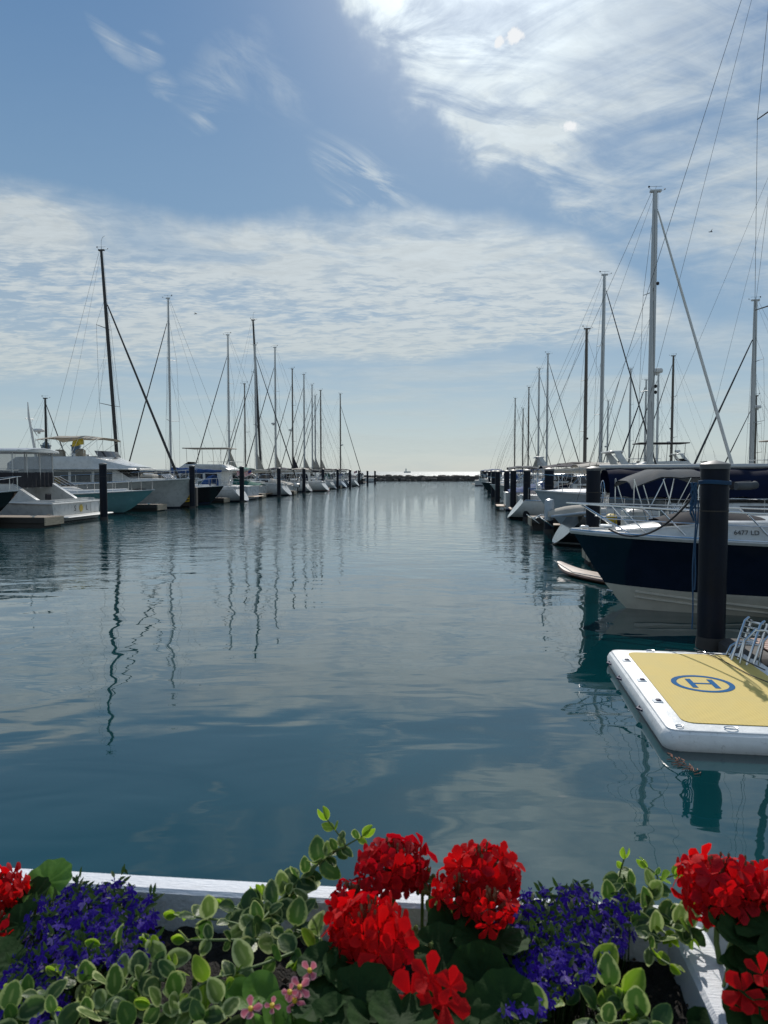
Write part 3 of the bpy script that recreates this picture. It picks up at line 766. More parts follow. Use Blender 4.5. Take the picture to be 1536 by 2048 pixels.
# ------------------------------------------------------------------ right row: piles
GR = 'black mooring piles of the right row'; GLf = 'black mooring piles of the left row'
pile(1421, 1295, 920, 'nearest and widest black mooring pile, rising from the water beside the navy powerboat', group=GR)
for px, py, pt, lb in ((1184, 1127, 932, 'second black mooring pile of the right row, behind the bow rail of the navy powerboat'),
                       (1097, 1066, 935, 'third black mooring pile of the right row, beside the grey fender'),
                       (1053, 1040, 938, 'fourth black mooring pile of the right row, behind the white reverse transom'),
                       (1026, 1022, 939, 'fifth black mooring pile from the near end of the right row'),
                       (1013, 1016, 940, 'sixth black mooring pile from the near end of the right row, close behind the fifth'),
                       (995, 1008, 941, 'seventh black mooring pile from the near end of the right row'),
                       (986, 998, 941, 'eighth black mooring pile from the near end of the right row'),
                       (978, 985, 942, 'ninth black mooring pile of the right row, small with distance'),
                       (970, 975, 942, 'tenth and farthest black mooring pile of the right row')):
    pile(px, py, pt, lb, group=GR)
for i, (px, py, pt) in enumerate(((208, 1040, 925), (385, 1017, 930), (484, 1005, 932), (558, 994, 935), (608, 987, 936), (646, 981, 937), (675, 977.5, 938), (700, 974, 939), (718, 971, 940), (735, 969, 941), (750, 967, 941))):
    lb = ['first black mooring pile of the left row, beside the teal hulled boat', 'second black mooring pile of the left row, at the bow of the trawler', 'third black mooring pile of the left row, in front of the pale blue hull'][i] if i < 3 \
        else '%s black mooring pile of the left row counted from the near end' % ordn(i)
    if i == 10: lb = 'eleventh and farthest black mooring pile of the left row, next to the breakwater'
    pile(px, py, pt, lb, group=GLf)
# docks (left)
struct_d = []
finger(105, 32.2, -1, 'nearest finger dock on the left, pale wooden end, beside the white sport boat', 14, 1.5, .48, 'finger docks of the left row')
finger(322, 46.0, -1, 'finger dock under the bow of the white trawler with a pale timber end', 13, 1.4, .45, 'finger docks of the left row')
finger(452, 58.5, -1, 'finger dock with a pale timber end just past the second left pile', 12, 1.3, .42, 'finger docks of the left row')
finger(527, 70, -1, 'brown finger dock end between the third and fourth left piles', 12, 1.3, .42, 'finger docks of the left row')
finger(590, 80, -1, 'finger dock end just past the fourth left pile', 12, 1.3, .42, 'finger docks of the left row')
finger(628, 97, -1, 'finger dock end just past the fifth left pile', 12, 1.3, .42, 'finger docks of the left row')
finger(682, 112, -1, 'low finger dock end past the sixth left pile', 12, 1.3, .42, 'finger docks of the left row')
finger(1062, 33.5, 1, 'dark finger dock end in front of the white reverse transom on the right', 12, 1.3, .55, 'finger docks of the right row')
finger(1010, 54, 1, 'dark finger dock end beside the small white bow on the right', 12, 1.3, .5, 'finger docks of the right row')
finger(1178, 20.9, 1, 'finger dock hidden behind the navy powerboat', 12, 1.2, .5, 'finger docks of the right row')
for side, u0 in ((-1, -33), (1, 17.5)):
    d = thing('walkway_dock', 'long floating walkway behind the %s row of boats' % ('left' if side < 0 else 'right'), 'dock', UV(u0, 95), -AZ)
    m = MB(); m.box((0, 0, .42), (2.2, 180, .06)); m.build('dock_boards', DOCKW, d)
    m = MB(); m.box((0, 0, .12), (2.0, 179.8, .52)); m.build('float', DOCKS, d)

# ------------------------------------------------------------------ sailing yachts, left row
SL = 'sailboats of the left row'; SR = 'sailboats of the right row'; SB = 'sailboats behind the right row'
sailboat('sailboat with a thick black mast leaning aft, the tallest mast on the left', 238, 500, -26, 1, SL, 12.5, .135, MBLK, 3.4, MBLK, .085, CNAVY, BLACKH, spread=2, jfrac=.80, ant=True, wr=.01, xm_=7.4)
sailboat('sailboat with the plain grey mast nearest the trawler bow, second tall mast from the left', 342, 597, -25.5, -1, SL, 11.5, .095, ALU, 0, WIRED, .05, CROYAL, GEL, wr=.009, jfrac=.9, dod=CROYAL, flagk='us')
sailboat('sailboat whose grey mast rises behind the white flybridge boat with the framed top', 459, 670, -25.5, -1, SL, 11.5, .105, ALU, 0, WIRED, .05, CBEI, GEL, genoa=CBEI, jfrac=.88, canopy=CNAVY)
sailboat('smaller sailboat with a thin dark mast left of the raked dark mast', 491, 768, -26, -1, SL, 9, .085, MBRN, 0, WIRED, .04, CBEI, PALE, spread=1, jfrac=.9, dod=CNAVY)
sailboat('sailboat with a dark mast raked strongly aft and crossing its neighbour', 523, 640, -26, 1, SL, 12, .15, MBLK, 2.6, MBLK, .06, CDARK, BLACKH, jfrac=.8, ant=True)
sailboat('sailboat whose grey mast stands directly behind the raked dark mast', 514, 690, -26.5, -1, SL, 12, .14, ALU, -.4, WIRED, .05, CBEI, GEL, genoa=CBEI, jfrac=.85, canopy=CBEI, dod=CDARK)
sailboat('sailboat with a pale mast, a radar dome and a white sail wedge at its foot', 552, 695, -25, -1, SL, 12, .12, ALU, 0, WIRED, .055, CBEI, GEL, dome=.42, domeside=1, genoa=CBEI, jfrac=.88, dod=CNAVY, stripe=ANTIR)
sailboat('sailboat with a dark mast behind the fourth left pile and a dark canopy', 586, 738, -25.5, -1, SL, 11, .11, MBRN, 0, WIRED, .05, CDARK, GEL, dome=.44, domeside=1, genoa=CDARK, canopy=CDARK, jfrac=.88)
sailboat('sailboat with the grey mast above the fifth left pile', 609, 749, -25.5, -1, SL, 11.5, .13, ALU, 0, WIRED, .05, CBEI, PALE, genoa=CBEI, jfrac=.9, dod=CGRN, canopy=CDARK)
sailboat('sailboat with the slim grey mast just left of the closest pair of far masts', 625, 770, -26, -1, SL, 11, .12, ALU, 0, WIRED, .05, CBEI, PALE, genoa=CBEI, jfrac=.88, dod=CDARK)
sailboat('sailboat with the shorter mast of the closest pair of far left masts', 631, 792, -25.5, -1, SL, 10.5, .12, ALU, 0, WIRED, .05, CBEI, NAVY, genoa=CBEI, canopy=CNAVY)
sailboat('sailboat with the dark mast above the sixth left pile', 642, 781, -25.5, -1, SL, 11.5, .13, MBRN, 0, WIRED, .05, CBEI, GEL, genoa=CBEI, dod=CROYAL, flagk='us')
sailboat('farthest sailboat of the left row, its jib stay slanting towards the breakwater', 681, 788, -26, 1, SL, 12, .14, MBRN, 0, WIRED, .06, CBEI, GEL, dome=.38, jfrac=.88, canopy=CDARK)
sailboat('small sailboat with a short black mast beyond the far left yacht', 94, 797, -42, 1, None, 8, .13, MBLK, 0, WIRED, .06, CDARK, GEL, spread=1)
# right row
sailboat('white sailboat with the huge pale mast and a long white furled jib slanting right', 1299, 383, 9.9, 1, SR, 12.5, .17, ALU, 0, MWHT, .075, CBEI, GEL, dome=.40, domeside=1, lights=(.36, .34, .7), jfrac=.97, near=True, xm_=7.6, wr=.009, stripe=BLACKH)
DHS, _, _ = sailboat('dark hulled sailboat with a navy boom awning, its mast leaving the top right corner', 1572, 0, 11, 1, SR, 13.5, .125, MBRN, 2.4, MWHT, .06, None, BLACKH, tall=21.5, jfrac=.97, near=True, xm_=7.9, wr=.008, stripe=GEL)
sailboat('sailboat with the tall slightly leaning grey mast left of the huge pale mast', 1200, 550, 10.2, 1, SR, 12, .135, ALU, -.3, WIRED, .05, CBEI, GEL, canopy=CGREY, jfrac=.96)
sailboat('sailboat with the straight dark brown mast and a grey canopy', 1169, 658, 10.5, 1, SR, 11.5, .15, MBRN, 0, None, .05, CBEI, GEL, lights=(.3,), canopy=CDARK)
sailboat('sailboat with the mast beside a blue boat cover, left of the dark brown mast', 1093, 708, 10.0, 1, SR, 12, .12, ALU, 0, WIRED, .05, CROYAL, GEL, dod=CROYAL)
sailboat('sailboat on the right with a grey mast and a pale sail wedge at its foot', 1076, 738, 10.5, 1, SR, 12, .13, ALU, 0, WIRED, .05, CROYAL, GEL, genoa=CBEI, dod=CROYAL)
sailboat('sailboat with the dark mast over the fifth right pile', 1056, 775, 10.5, 1, SR, 11.5, .12, MBRN, 0, WIRED, .045, CROYAL, GEL, dod=CNAVY, canopy=CROYAL)
sailboat('smaller sailboat with a short mast over the fifth right pile', 1045, 818, 10.5, 1, SR, 10, .11, MBRN, 0, WIRED, .04, CBEI, PALE, dod=CNAVY)
sailboat('farthest sailboat of the right row, its thin mast closest to the open lake', 1029, 797, 10.5, 1, SR, 11, .13, MBRN, 0, WIRED, .04, CBEI, GEL, flagk='us')
# second row on the right, beyond the walkway
sailboat('distant sailboat with a small dome between the two tall left masts of the right side', 1214, 802, 27, -1, SB, 11, .15, ALU, 0, WIRED, .05, CBEI, GEL, dome=.4, domeside=1)
sailboat('distant sailboat with a white mast just left of the huge pale mast', 1258, 738, 25, -1, SB, 12, .15, ALU, 0, WIRED, .06, CBEI, GEL, canopy=CNAVY)
sailboat('distant sailboat with a navy sail wedge hoisted beside its mast', 1289, 760, 24, -1, SB, 11, .13, ALU, 0, CNAVY, .09, CNAVY, GEL, genoa=CNAVY)
sailboat('distant sailboat with a white mast just right of the huge pale mast', 1313, 745, 25, -1, SB, 11.5, .15, MWHT, 0, WIRED, .06, CBEI, GEL)
sailboat('distant sailboat with a slightly leaning mast carrying two domes and a red flag', 1342, 712, 26, -1, SB, 12, .16, MBRN, 0, WIRED, .06, CBEI, GEL, dome=.3, domeside=1, lights=(.42, .2), flagk='us')
sailboat('sailboat with a tall pale mast near the right edge, its dark jib slanting left', 1502, 601, 21.5, -1, SB, 12.5, .17, ALU, 0, WIRED, .07, CNAVY, GEL, dome=.42, domeside=-1, jfrac=.82)
sailboat('sailboat with a short dark mast at the right edge beside the tall pale one', 1508, 792, 30, -1, SB, 10, .14, MBRN, 0, WIRED, .05, CBEI, GEL)

# ------------------------------------------------------------------ details of the dark hulled sailboat (navy boom tent, anchor, board)
v0 = v_of(1572, 11)
ex = thing('boat_awning', 'long navy awning hung over the boom of the dark hulled sailboat', 'awning', UV(4.9, v0), -AZ)
aw = MB(); rs = []
for i in range(19):
    q = i / 18; x = 8.6 * q; top_ = 2.72 + (.0 if q < .62 else (q - .62) * 1.4) + .03 * sin(i * 1.7); bot = 1.72 + .06 * sin(i * 2.3)
    wd = 1.05 + .1 * sin(q * PI)
    rs.append([Vector((x, wd, bot)), Vector((x, wd * .93, lerp(bot, top_, .5))), Vector((x, wd * .55, lerp(bot, top_, .88))), Vector((x, .05, top_)), Vector((x, -.05, top_)), Vector((x, -wd * .55, lerp(bot, top_, .88))), Vector((x, -wd * .93, lerp(bot, top_, .5))), Vector((x, -wd, bot))])
aw.rings(rs, False, False); aw.build('awning_cloth', CNAVY, ex)
bm_ = MB(); bm_.tube([(-.2, -.12, 2.74), (8.2, -.12, 2.80)], .1, 10); bm_.build('boom', ALU, ex)
stw = UV(2.62, v0); st = thing('boat_anchor', 'galvanised anchor and grey fender hanging at the end of the dark hulled sailboat', 'anchor', stw, -AZ)
an = MB(); an.tube([(0, 0, 1.0), (.55, 0, .62)], .03, 6); an.prism([(-.15, -.28, .9), (-.42, 0, 1.05), (-.15, .28, .9), (.05, 0, .72)], (0, 0, .03)); an.tube([(-.15, -.28, .92), (.1, 0, 1.05), (-.15, .28, .92)], .02, 5); an.build('anchor_flukes', STEEL, st)
an = MB(); an.tube([(.35, -.3, 1.1), (.3, -.3, 1.5)], .01, 4); an.lathe((.35, -.3, .85), [(.02, 0), (.16, .05), (.17, .2), (.17, .65), (.15, .75), (.02, .8)], 12); an.build('grey_fender', PALE, st)
tn = thing('folded_dinghy', 'tan covered folded dinghy on the stern of the dark hulled sailboat', 'dinghy', UV(2.9, v0 - .6), -AZ)
dg_ = MB(); rs = []
for i in range(9):
    q = i / 8; x = 2.2 * q; h = .34 * sin(PI * min(q * .9 + .1, 1)) ** .6 + .02; wd = .5 * sin(PI * min(q * .8 + .15, 1)) ** .5
    rs.append([Vector((x, wd * cos(a), 1.02 + .12 * q + h * sin(a))) for a in [PI * k / 8 for k in range(9)]])
dg_.rings(rs, True, True); dg_.build('dinghy_cover', CBEI, tn)
dg_ = MB(); dg_.tube([(.05, -.45, 1.05), (1.2, -.55, 1.2), (2.3, -.4, 1.1)], .05, 6); dg_.build('dinghy_tube', PALE, tn)
for o_ in (ex, st, tn): absorb(o_, DHS)
# ------------------------------------------------------------------ left: named motor boats
# 1 white sport boat with lettering
u0 = -18.9
root = thing('sport_fishing_boat', 'white sport fishing boat with gold and black lettering on its stern and a curtained cockpit', 'motorboat', UV(u0 - 1.65, 36.6), PI - AZ)
hu = Hull(12, 5.0, 1.0, 1.8, 'power', .75, .5, .1, stern=.96)
hu.build(root, [GEL, GEL, ANTI], GELD, MWHT, .05, deckcut=.42)
ck = MB()
for sd in (-1, 1):
    ck.prism([(0, sd * 2.38, 1.0), (0, sd * 1.9, 1.0), (5.1, sd * 2.0, 1.06), (5.1, sd * 2.5, 1.06)], (0, 0, .05))
ck.prism([(.0, -2.4, 1.005), (.0, 2.4, 1.005), (.42, 2.3, 1.005), (.42, -2.3, 1.005)], (0, 0, .05)); ck.build('covering_board', GEL, root)
ck = MB(); ck.box((2.6, 0, .45), (5.0, 4.4, .08)); ck.build('cockpit_sole', GELD, root)
ck = MB()
for sd in (-1, 1): ck.box((2.6, sd * 1.95, .8), (5.0, .06, .7))
ck.box((.4, 0, .8), (.06, 3.9, .7)); ck.build('cockpit_liner', GELD, root)
# stepped bulkhead (the sloping white moulding) and curtains
mld = MB()
for sd in (-1, 1): mld.prism([(.9, sd * 1.95, 1.02), (4.2, sd * 1.95, 1.02), (4.2, sd * 1.95, 1.95), (2.4, sd * 1.95, 1.95)], (0, -sd * .3, 0))
mld.build('cockpit_side_moulding', GEL, root)
cb = Cab([(3.4, 2.05, 1.95, .95, 2.1), (6.5, 2.05, 1.9, 1.1, 2.15), (8.0, 1.8, 1.3, 1.2, 1.8), (11, .7, .3, 1.6, 1.8)])
cb.mesh().build('cabin', GEL, root)
cu = MB(); cr = MB()
for sd in (-1, 1):
    xs = [2.4 + .15 * i for i in range(24)]
    cu.rings([[Vector((x, sd * (1.86 + .02 * sin(x * 14)), 2.0)) for x in xs], [Vector((x, sd * (1.84 + .03 * sin(x * 14)), 2.55)) for x in xs]], False, False)
    cr.rings([[Vector((x, sd * (1.84 + .01 * sin(x * 14)), 2.55)) for x in xs], [Vector((x, sd * 1.8, 3.6)) for x in xs]], False, False)
ys = [-1.85 + .1 * i for i in range(38)]
cu.rings([[Vector((2.4 + .02 * sin(y * 16), y, 1.75)) for y in ys], [Vector((2.42 + .03 * sin(y * 16), y, 2.55)) for y in ys]], False, False)
cr.rings([[Vector((2.42 + .01 * sin(y * 16), y, 2.55)) for y in ys], [Vector((2.5, y, 3.6)) for y in ys]], False, False)
cu.build('cockpit_curtain', CDARK, root)
VIN = M('clear vinyl curtain', (.12, .15, .19), .12, var=.35, scale=3, stretch=(1, 5, .3), spec=.8)
VIN.node_tree.nodes['Principled BSDF'].inputs['Alpha'].default_value = .38
cr.build('clear_curtain', VIN, root)
cf = MB()
for x, y in ((2.44, -1.83), (2.44, 1.83), (2.44, .6), (2.44, -.6), (4.1, 1.85), (4.1, -1.85), (5.7, 1.85), (5.7, -1.85)): cf.tube([(x, y, 1.7), (x, y * .985, 3.64)], .03, 6)
cf.build('hardtop_posts', MWHT, root)
ht = MB(); rs = []
for i, x in enumerate((1.95, 2.1, 3.3, 5.3, 6.6, 6.9)):
    e = (.75, .95, 1, 1, .97, .85)[i]
    rs.append([Vector((x, 2.05 * e * c_, 3.66 + .1 * s_ * (.6 if i in (0, 5) else 1) + (.1 * (1 - c_ * c_) if s_ > 0 else 0))) for c_, s_ in ((1, 0), (.98, -.7), (.5, -.8), (0, -.8), (-.5, -.8), (-.98, -.7), (-1, 0), (-.96, .6), (-.5, .9), (0, 1), (.5, .9), (.96, .6))])
ht.rings(rs, True, True); ht.build('hardtop', GEL, root)
pl = MB(); pl.box((-.42, 0, .28), (.85, 4.7, .09), bev=.04); pl.build('swim_platform', GELD, root)
dr = MB(); dr.box((-.012, -1.75, .66), (.02, .75, .52), bev=.005)
dr.build('transom_door', M('transom door panel', (.6, .61, .6), .35), root)
tm = Matrix.Translation((-.02, -.05, .66)) @ Matrix.Rotation(PI, 4, 'Z') @ Matrix.Rotation(-PI / 2, 4, 'Y') @ Matrix.Rotation(PI / 2, 4, 'Z')
# letters face aft (-x); reading left to right runs towards -y
def aft(y, z): return Matrix(((0, 0, -1, -.006), (-1, 0, 0, y), (0, 1, 0, z), (0, 0, 0, 1)))
def aft(y, z): return Matrix.Translation((-.006, y, z)) @ Matrix(((0, 0, -1, 0), (-1, 0, 0, 0), (0, 1, 0, 0), (0, 0, 0, 1)))
lt = MB(); text_mesh(lt, 'S', .42, aft(.25, .64)); text_mesh(lt, 'L', .42, aft(-.95, .64)); lt.build('stern_lettering', LETT, root, False)
su = MB()
for k in range(12):
    a = 2 * PI * k / 12; c_ = Vector((-.01, -.35, .64)); d1 = Vector((0, cos(a), sin(a))); d2 = Vector((0, -sin(a), cos(a)))
    su.prism([c_ + d1 * .15 - d2 * .035, c_ + d1 * .15 + d2 * .035, c_ + d1 * .24], (-.006, 0, 0))
su.prism([Vector((-.01, -.35 + .15 * cos(k * PI / 12), .64 + .15 * sin(k * PI / 12))) for k in range(24)], (-.008, 0, 0)); su.build('sun_emblem', GOLD, root, False)
fender(root, (5.5, -2.6, .95)); 
# rub line on side
# helm seat and gear glimpsed in the cockpit
sp_ = MB(); sp_.box((1.7, -.5, .8), (.5, .5, .12), bev=.04); sp_.box((1.95, -.5, 1.1), (.1, .5, .6), bev=.04); sp_.box((1.7, -.5, .62), (.1, .1, .4)); sp_.box((1.4, .8, .75), (.7, .6, .6), bev=.05); sp_.build('fishing_seat', CDARK, root)

# 2 dark bow at the far left edge
motorboat('dark hulled boat with a steel bow rail, cut by the left edge of the photo', 38, 30.6, -1, True, 9, 3.0, 1.15, 1.78, BLACKH, t0=.6, cabin='express')
# 3 pale teal boat
r3, h3 = motorboat('long pale teal hulled boat with its pointed white bow towards the channel', 308, 43, -1, True, 12.5, 3.5, 1.0, 1.5, TEAL, cabin='express', t0=.7, hmats=[TEAL, TEAL, ANTI], hard=None)
# 4 trawler with flybridge
vt = 49.5; ut = -18.75
root = thing('trawler_yacht', 'white trawler yacht with a tall flybridge under a tan bimini', 'trawler', UV(ut, vt) - RV * 14.5, -AZ)
hu = Hull(14.5, 4.6, 1.55, 2.15, 'power', .84, .6, .12, bowp=3.4); hu.build(root, [GEL, ANTI, ANTI], GELD, MWHT, .05)
c = Cab([(2.2, 1.95, 1.9, 1.5, 2.72), (9.3, 1.95, 1.85, 1.5, 2.75), (10.2, 1.7, 1.5, 1.6, 2.1), (11.8, 1.0, .7, 1.9, 2.1)])
c.mesh().build('deckhouse', GEL, root)
w_ = MB()
for sd in (-1, 1):
    for a, b in ((2.6, 4.0), (4.25, 5.9), (6.1, 7.6), (7.8, 9.1)): s_ = c.win_side(a, b, .3, .88, sd); w_.add(s_.v, s_.f)
for a, b in ((-.95, -.4), (-.33, .33), (.4, .95)): s_ = c.win_top(9.4, 10.1, a, b); w_.add(s_.v, s_.f)
w_.build('deckhouse_windows', GLASS, root)
fl = Cab([(1.6, 2.2, 2.2, 2.74, 3.2), (2.2, 2.2, 2.15, 2.74, 3.62), (7.6, 2.2, 2.1, 2.76, 3.66), (8.8, 2.15, 1.7, 2.78, 3.3), (10.4, 1.8, 1.4, 2.8, 2.9)])
fl.mesh().build('flybridge', GEL, root)
bw = MB(); bw.box((6, 0, 2.76), (8.9, 4.55, .09), bev=.04); bw.build('flybridge_overhang', GEL, root)
bimini(root, 3.4, 8.0, 1.75, 5.2, 3.6, CTAN, arch=.22, droop=.2)
wn = MB(); a = [Vector((8.0 + .3 * (1 - abs(y_)), y_ * 1.7, 3.62)) for y_ in (-1, -.5, 0, .5, 1)]; b = [p + Vector((-.25, 0, .42)) for p in a]
wn.rings([a, b], False, False); wn.rings([[p - Vector((.02, 0, 0)) for p in reversed(a)], [p - Vector((.02, 0, 0)) for p in reversed(b)]], False, False); wn.build('flybridge_windscreen', GLASS, root)
mm = MB(); mm.tube([(2.4, 0, 3.5), (1.9, 0, 6.6), (1.85, 0, 7.6)], [.1, .08, .03], 8); mm.tube([(1.95, -.5, 6.4), (1.95, .5, 6.4)], .03, 5); mm.tube([(1.9, 0, 6.1), (2.5, 0, 5.2), (2.5, 0, 5.15)], .03, 5); mm.build('signal_mast', MWHT, root)
radome(root, Vector((2.65, 0, 5.5)), .38)
rails(root, hu, .38, .985, .62, 9, .016, 1, .12)
kf = MB(); kf.box((10.9, 0, 2.25), (1.0, 1.0, .3), bev=.08); kf.box((4.6, -.7, 3.85), (.7, .6, .6), bev=.12); kf.box((5.4, .7, 3.9), (.6, .6, .7), bev=.12); kf.build('flybridge_seats', CBEI, root)
kd = MB(); kd.tube([(4.0, .3, 3.75), (3.2, .3, 3.85), (2.4, .4, 3.75)], [.25, .32, .2], 10); kd.build('rolled_tender', CBEI, root)
an = MB(); an.tube([(13.7, 0, 2.2), (14.7, 0, 2.05), (14.75, 0, 1.9)], .035, 5); an.prism([(14.6, -.25, 1.9), (14.9, 0, 2.0), (14.6, .25, 1.9), (14.5, 0, 1.6)], (.03, 0, 0)); an.build('bow_anchor', STEEL, root)
sc_ = MB(); sc_.ball((11.0, 2.03, 1.25), .5, 12, sc=(1.3, .08, .35)); sc_.ball((11.0, -1.73, 1.25), .5, 12, sc=(1.3, .08, .35)); sc_.build('hull_port', RUB, root)
flag(root, Vector((6.9, -1.6, 4.9)), .8, .42, 'y', .2, 'yellow_flag', d=(-1, 0, 0))
# 5.. others on the left
motorboat('dark hulled boat under a charcoal cover just right of the second left pile', 448, 56, -1, True, 9, 3.0, 1.1, 1.5, BLACKH, canvas=CDARK)
motorboat('flybridge boat with a pale blue hull and framed top beside the third left pile', 506, 66, -1, False, 12.5, 4.2, 1.25, 1.9, None, cabin='house', fly=True, hard=CBEI, hmats=[PALE, STRIPE, ANTI], flagk='us')
motorboat('motorboat under a sloping green canvas just past the third left pile', 528, 74, -1, False, 9.5, 3.3, 1.1, 1.5, None, canvas=CGRN, bim=CGRN)
motorboat('white runabout with a long shiny foredeck left of the fourth left pile', 556, 79, -1, False, 9, 3, 1.0, 1.5, None)
motorboat('white boat with an outboard motor just past the fourth left pile', 588, 84, -1, False, 8, 2.8, 1.0, 1.4, None, outboard=2, canvas=CBEI)
motorboat('pale grey hulled boat with its stern platform right of the fifth left pile', 648, 98, -1, False, 11, 3.6, 1.1, 1.7, None, hmats=[PALE, STRIPE, ANTI], cabin='house')
motorboat('motorboat with a dark hardtop right of the sixth left pile', 668, 112, -1, False, 10, 3.4, 1.1, 1.6, None, hard=CDARK)
motorboat('white motorboat with an outboard right of the seventh left pile', 694, 126, -1, False, 9, 3, 1.1, 1.5, None, outboard=1, bim=CDARK)
motorboat('white motorboat between the eighth and ninth left piles', 712, 143, -1, False, 9.5, 3.2, 1.1, 1.6, None, canvas=CGREY)
motorboat('small dark motorboat between the ninth and tenth left piles', 728, 157, -1, False, 8.5, 3, 1.1, 1.5, BLACKH, canvas=CDARK)
motorboat('last small motorboat of the left row by the breakwater', 748, 178, -1, False, 8, 2.9, 1.0, 1.4, None, outboard=1)
motorboat('large white yacht with a swept radar arch and a red flag behind the trawler bow', 342, 84, -1, True, 15, 4.6, 1.7, 2.3, None, cabin='house', fly=True, arch=True, rad=True, flagk='us', name='motor_yacht', cat='yacht')
motorboat('white yacht with a dark windscreen between the trawler and the flybridge boat', 372, 76, -1, True, 12, 4, 1.3, 1.9, None, arch=True, cabin='express', name='motor_yacht', cat='yacht', canvas=CROYAL)
motorboat('white yacht at the left edge with a radar on a pedestal above its flybridge', 62, 62, -1, True, 15, 4.6, 1.7, 2.4, None, cabin='house', fly=True, arch=True, rad=True, name='motor_yacht', cat='yacht', mastf=True)
hc_ = at(371, 990, 52.5); HCo = thing('hose_coil', 'yellow hose coiled on a dark box beside the second left pile', 'hose', (hc_.x, hc_.y, 0), 0)
q_ = MB(); q_.box((.1, .35, .75), (1.3, .6, 1.5), bev=.08); q_.build('dark_box', DOCKS, HCo)
q_ = MB()
for k in range(4): q_.tube([Vector(((.34 + .05 * (k % 2)) * cos(a), .0, .75 + .2 * k - .2 + .12 * sin(a))) for a in [2 * PI * j / 16 for j in range(17)]], .05, 6)
q_.build('yellow_hose', YEL, HCo)
# ------------------------------------------------------------------ right: motor boats
RNB, _ = motorboat('small open runabout with a steel bow rail beyond the navy powerboat', 1196, 17.6, 1, True, 7.2, 2.3, .9, 1.2, None, bim=None, cabin='none', name='runabout', cat='runabout')
bo = thing('bimini_top', 'pale grey rounded bimini top standing on steel bows above the runabout', 'bimini top', UV(3.45, 16.5), -AZ)
bimini(bo, 0, 1.95, .95, 2.72, 1.0, CGREY, arch=.2, droop=.28)
cs = thing('helm_console', 'white helm console with a yellow strap on the runabout', 'console', UV(3.95, 17.5), -AZ)
q_ = MB(); q_.box((0, 0, 1.35), (.5, .7, .75), bev=.06); q_.build('console_body', GEL, cs)
q_ = MB(); q_.box((-.5, .1, 1.35), (.22, .25, .5), bev=.04); q_.build('yellow_bin', YEL, cs)
CVB, _ = motorboat('boat under a long pale blue grey cover behind the second right pile', 1068, 28.6, 1, True, 11, 3.2, 1.45, 1.9, None, hmats=[PALE, STRIPE, ANTI], cabin='none', canvas=None)
cv = thing('boat_cover', 'long pale blue grey tarpaulin over the boat behind the second right pile', 'tarpaulin', UV(3.1, 28.6), -AZ)
q_ = MB(); rs = []
for i in range(17):
    q = i / 16; x = 10.6 * q; wd = 1.5 * min(1, (q * 3 + .06)) ** .6; hh = .34 * (min(1, q * 3)) + .03 * sin(i * 1.8)
    rs.append([Vector((x, wd * s_, 1.86 - .35 * q + hh * (1 - abs(s_) ** 2.5))) for s_ in (-1, -.8, -.4, 0, .4, .8, 1)])
q_.rings(rs, False, False); q_.build('cover_cloth', M('pale blue tarpaulin', (.24, .29, .36), .6, var=.12, bump=.5, bscale=8), cv)
absorb(cv, CVB); absorb(bo, RNB); absorb(cs, RNB)
motorboat('white open boat with a beige bimini behind the second right pile', 1096, 36, 1, False, 9, 3, 1.1, 1.5, None, bim=CBEI)
motorboat('white motorboat whose bow points left beside the seventh right pile', 981, 64, 1, True, 9.5, 3.2, 1.1, 1.5, None, outboard=0, cabin='express')
motorboat('white motorboat with a blue cover beside the sixth right pile', 1010, 50, 1, False, 9.5, 3.2, 1.2, 1.6, None, canvas=CROYAL, arch=True)
motorboat('dark hulled runabout with outboards beyond the eighth right pile', 962, 80, 1, True, 8.5, 3, 1.0, 1.5, BLACKH, canvas=CROYAL)
motorboat('white runabout with its long pale foredeck towards the open channel on the far right row', 957, 95, 1, True, 9.5, 3.2, 1.1, 1.6, None)
motorboat('white boat with a flat dark top near the far end of the right row', 958, 112, 1, True, 9, 3.2, 1.1, 1.6, None, hard=CNAVY)
motorboat('last small motorboat at the far end of the right row', 950, 135, 1, False, 8, 3, 1.0, 1.5, None, bim=CROYAL)
motorboat('white flybridge boat with a pale top seen beyond the right row masts', 1180, 100, 1, False, 13, 4.3, 1.7, 2.2, None, cabin='house', fly=True, arch=True, name='motor_yacht', cat='yacht', twist=.0)
for lb_, px_, v_, kw in (('white flybridge boat with a dark hardtop half hidden behind the navy awning', 1225, 62, dict(fly=True, hard=CDARK, cabin='house')),
                          ('yacht with a swept arch behind the huge pale mast', 1300, 78, dict(arch=True, rad=True, cabin='house', fly=True)),
                          ('motorboat with a navy bimini left of the huge pale mast', 1150, 47, dict(bim=CNAVY, cabin='express', canvas=CDARK)),
                          ('motorboat with a charcoal bimini near the third right pile', 1075, 58, dict(bim=CDARK, cabin='express')),
                          ('dark hulled boat with a charcoal cover between the second and third right piles', 1120, 33, dict(canvas=CDARK, cabin='express', hm=BLACKH, arch=True)),
                          ('boat under a navy cover past the fourth right pile', 1038, 46, dict(canvas=CNAVY, cabin='express', bim=CNAVY)),
                          ('yacht with a pale hardtop at the right edge of the second row', 1480, 50, dict(fly=True, hard=CBEI, cabin='house'))):
    motorboat(lb_, px_, v_, 1, False, L=11.5 if v_ > 50 else 9.5, B=3.8 if v_ > 50 else 3.1, fs=1.4 if v_ > 50 else 1.1, fb=1.9 if v_ > 50 else 1.5, **kw)
bx = thing('dock_box', 'row of dark boxes at the far end of the right dock', 'dock box', UV(3.5, 150), -AZ)
q_ = MB()
for i in range(3): q_.box((.3 + i * 1.5, 0, 1.6), (1.4, 2.2, 2.3), bev=.05)
q_.build('box_bodies', DOCKS, bx)

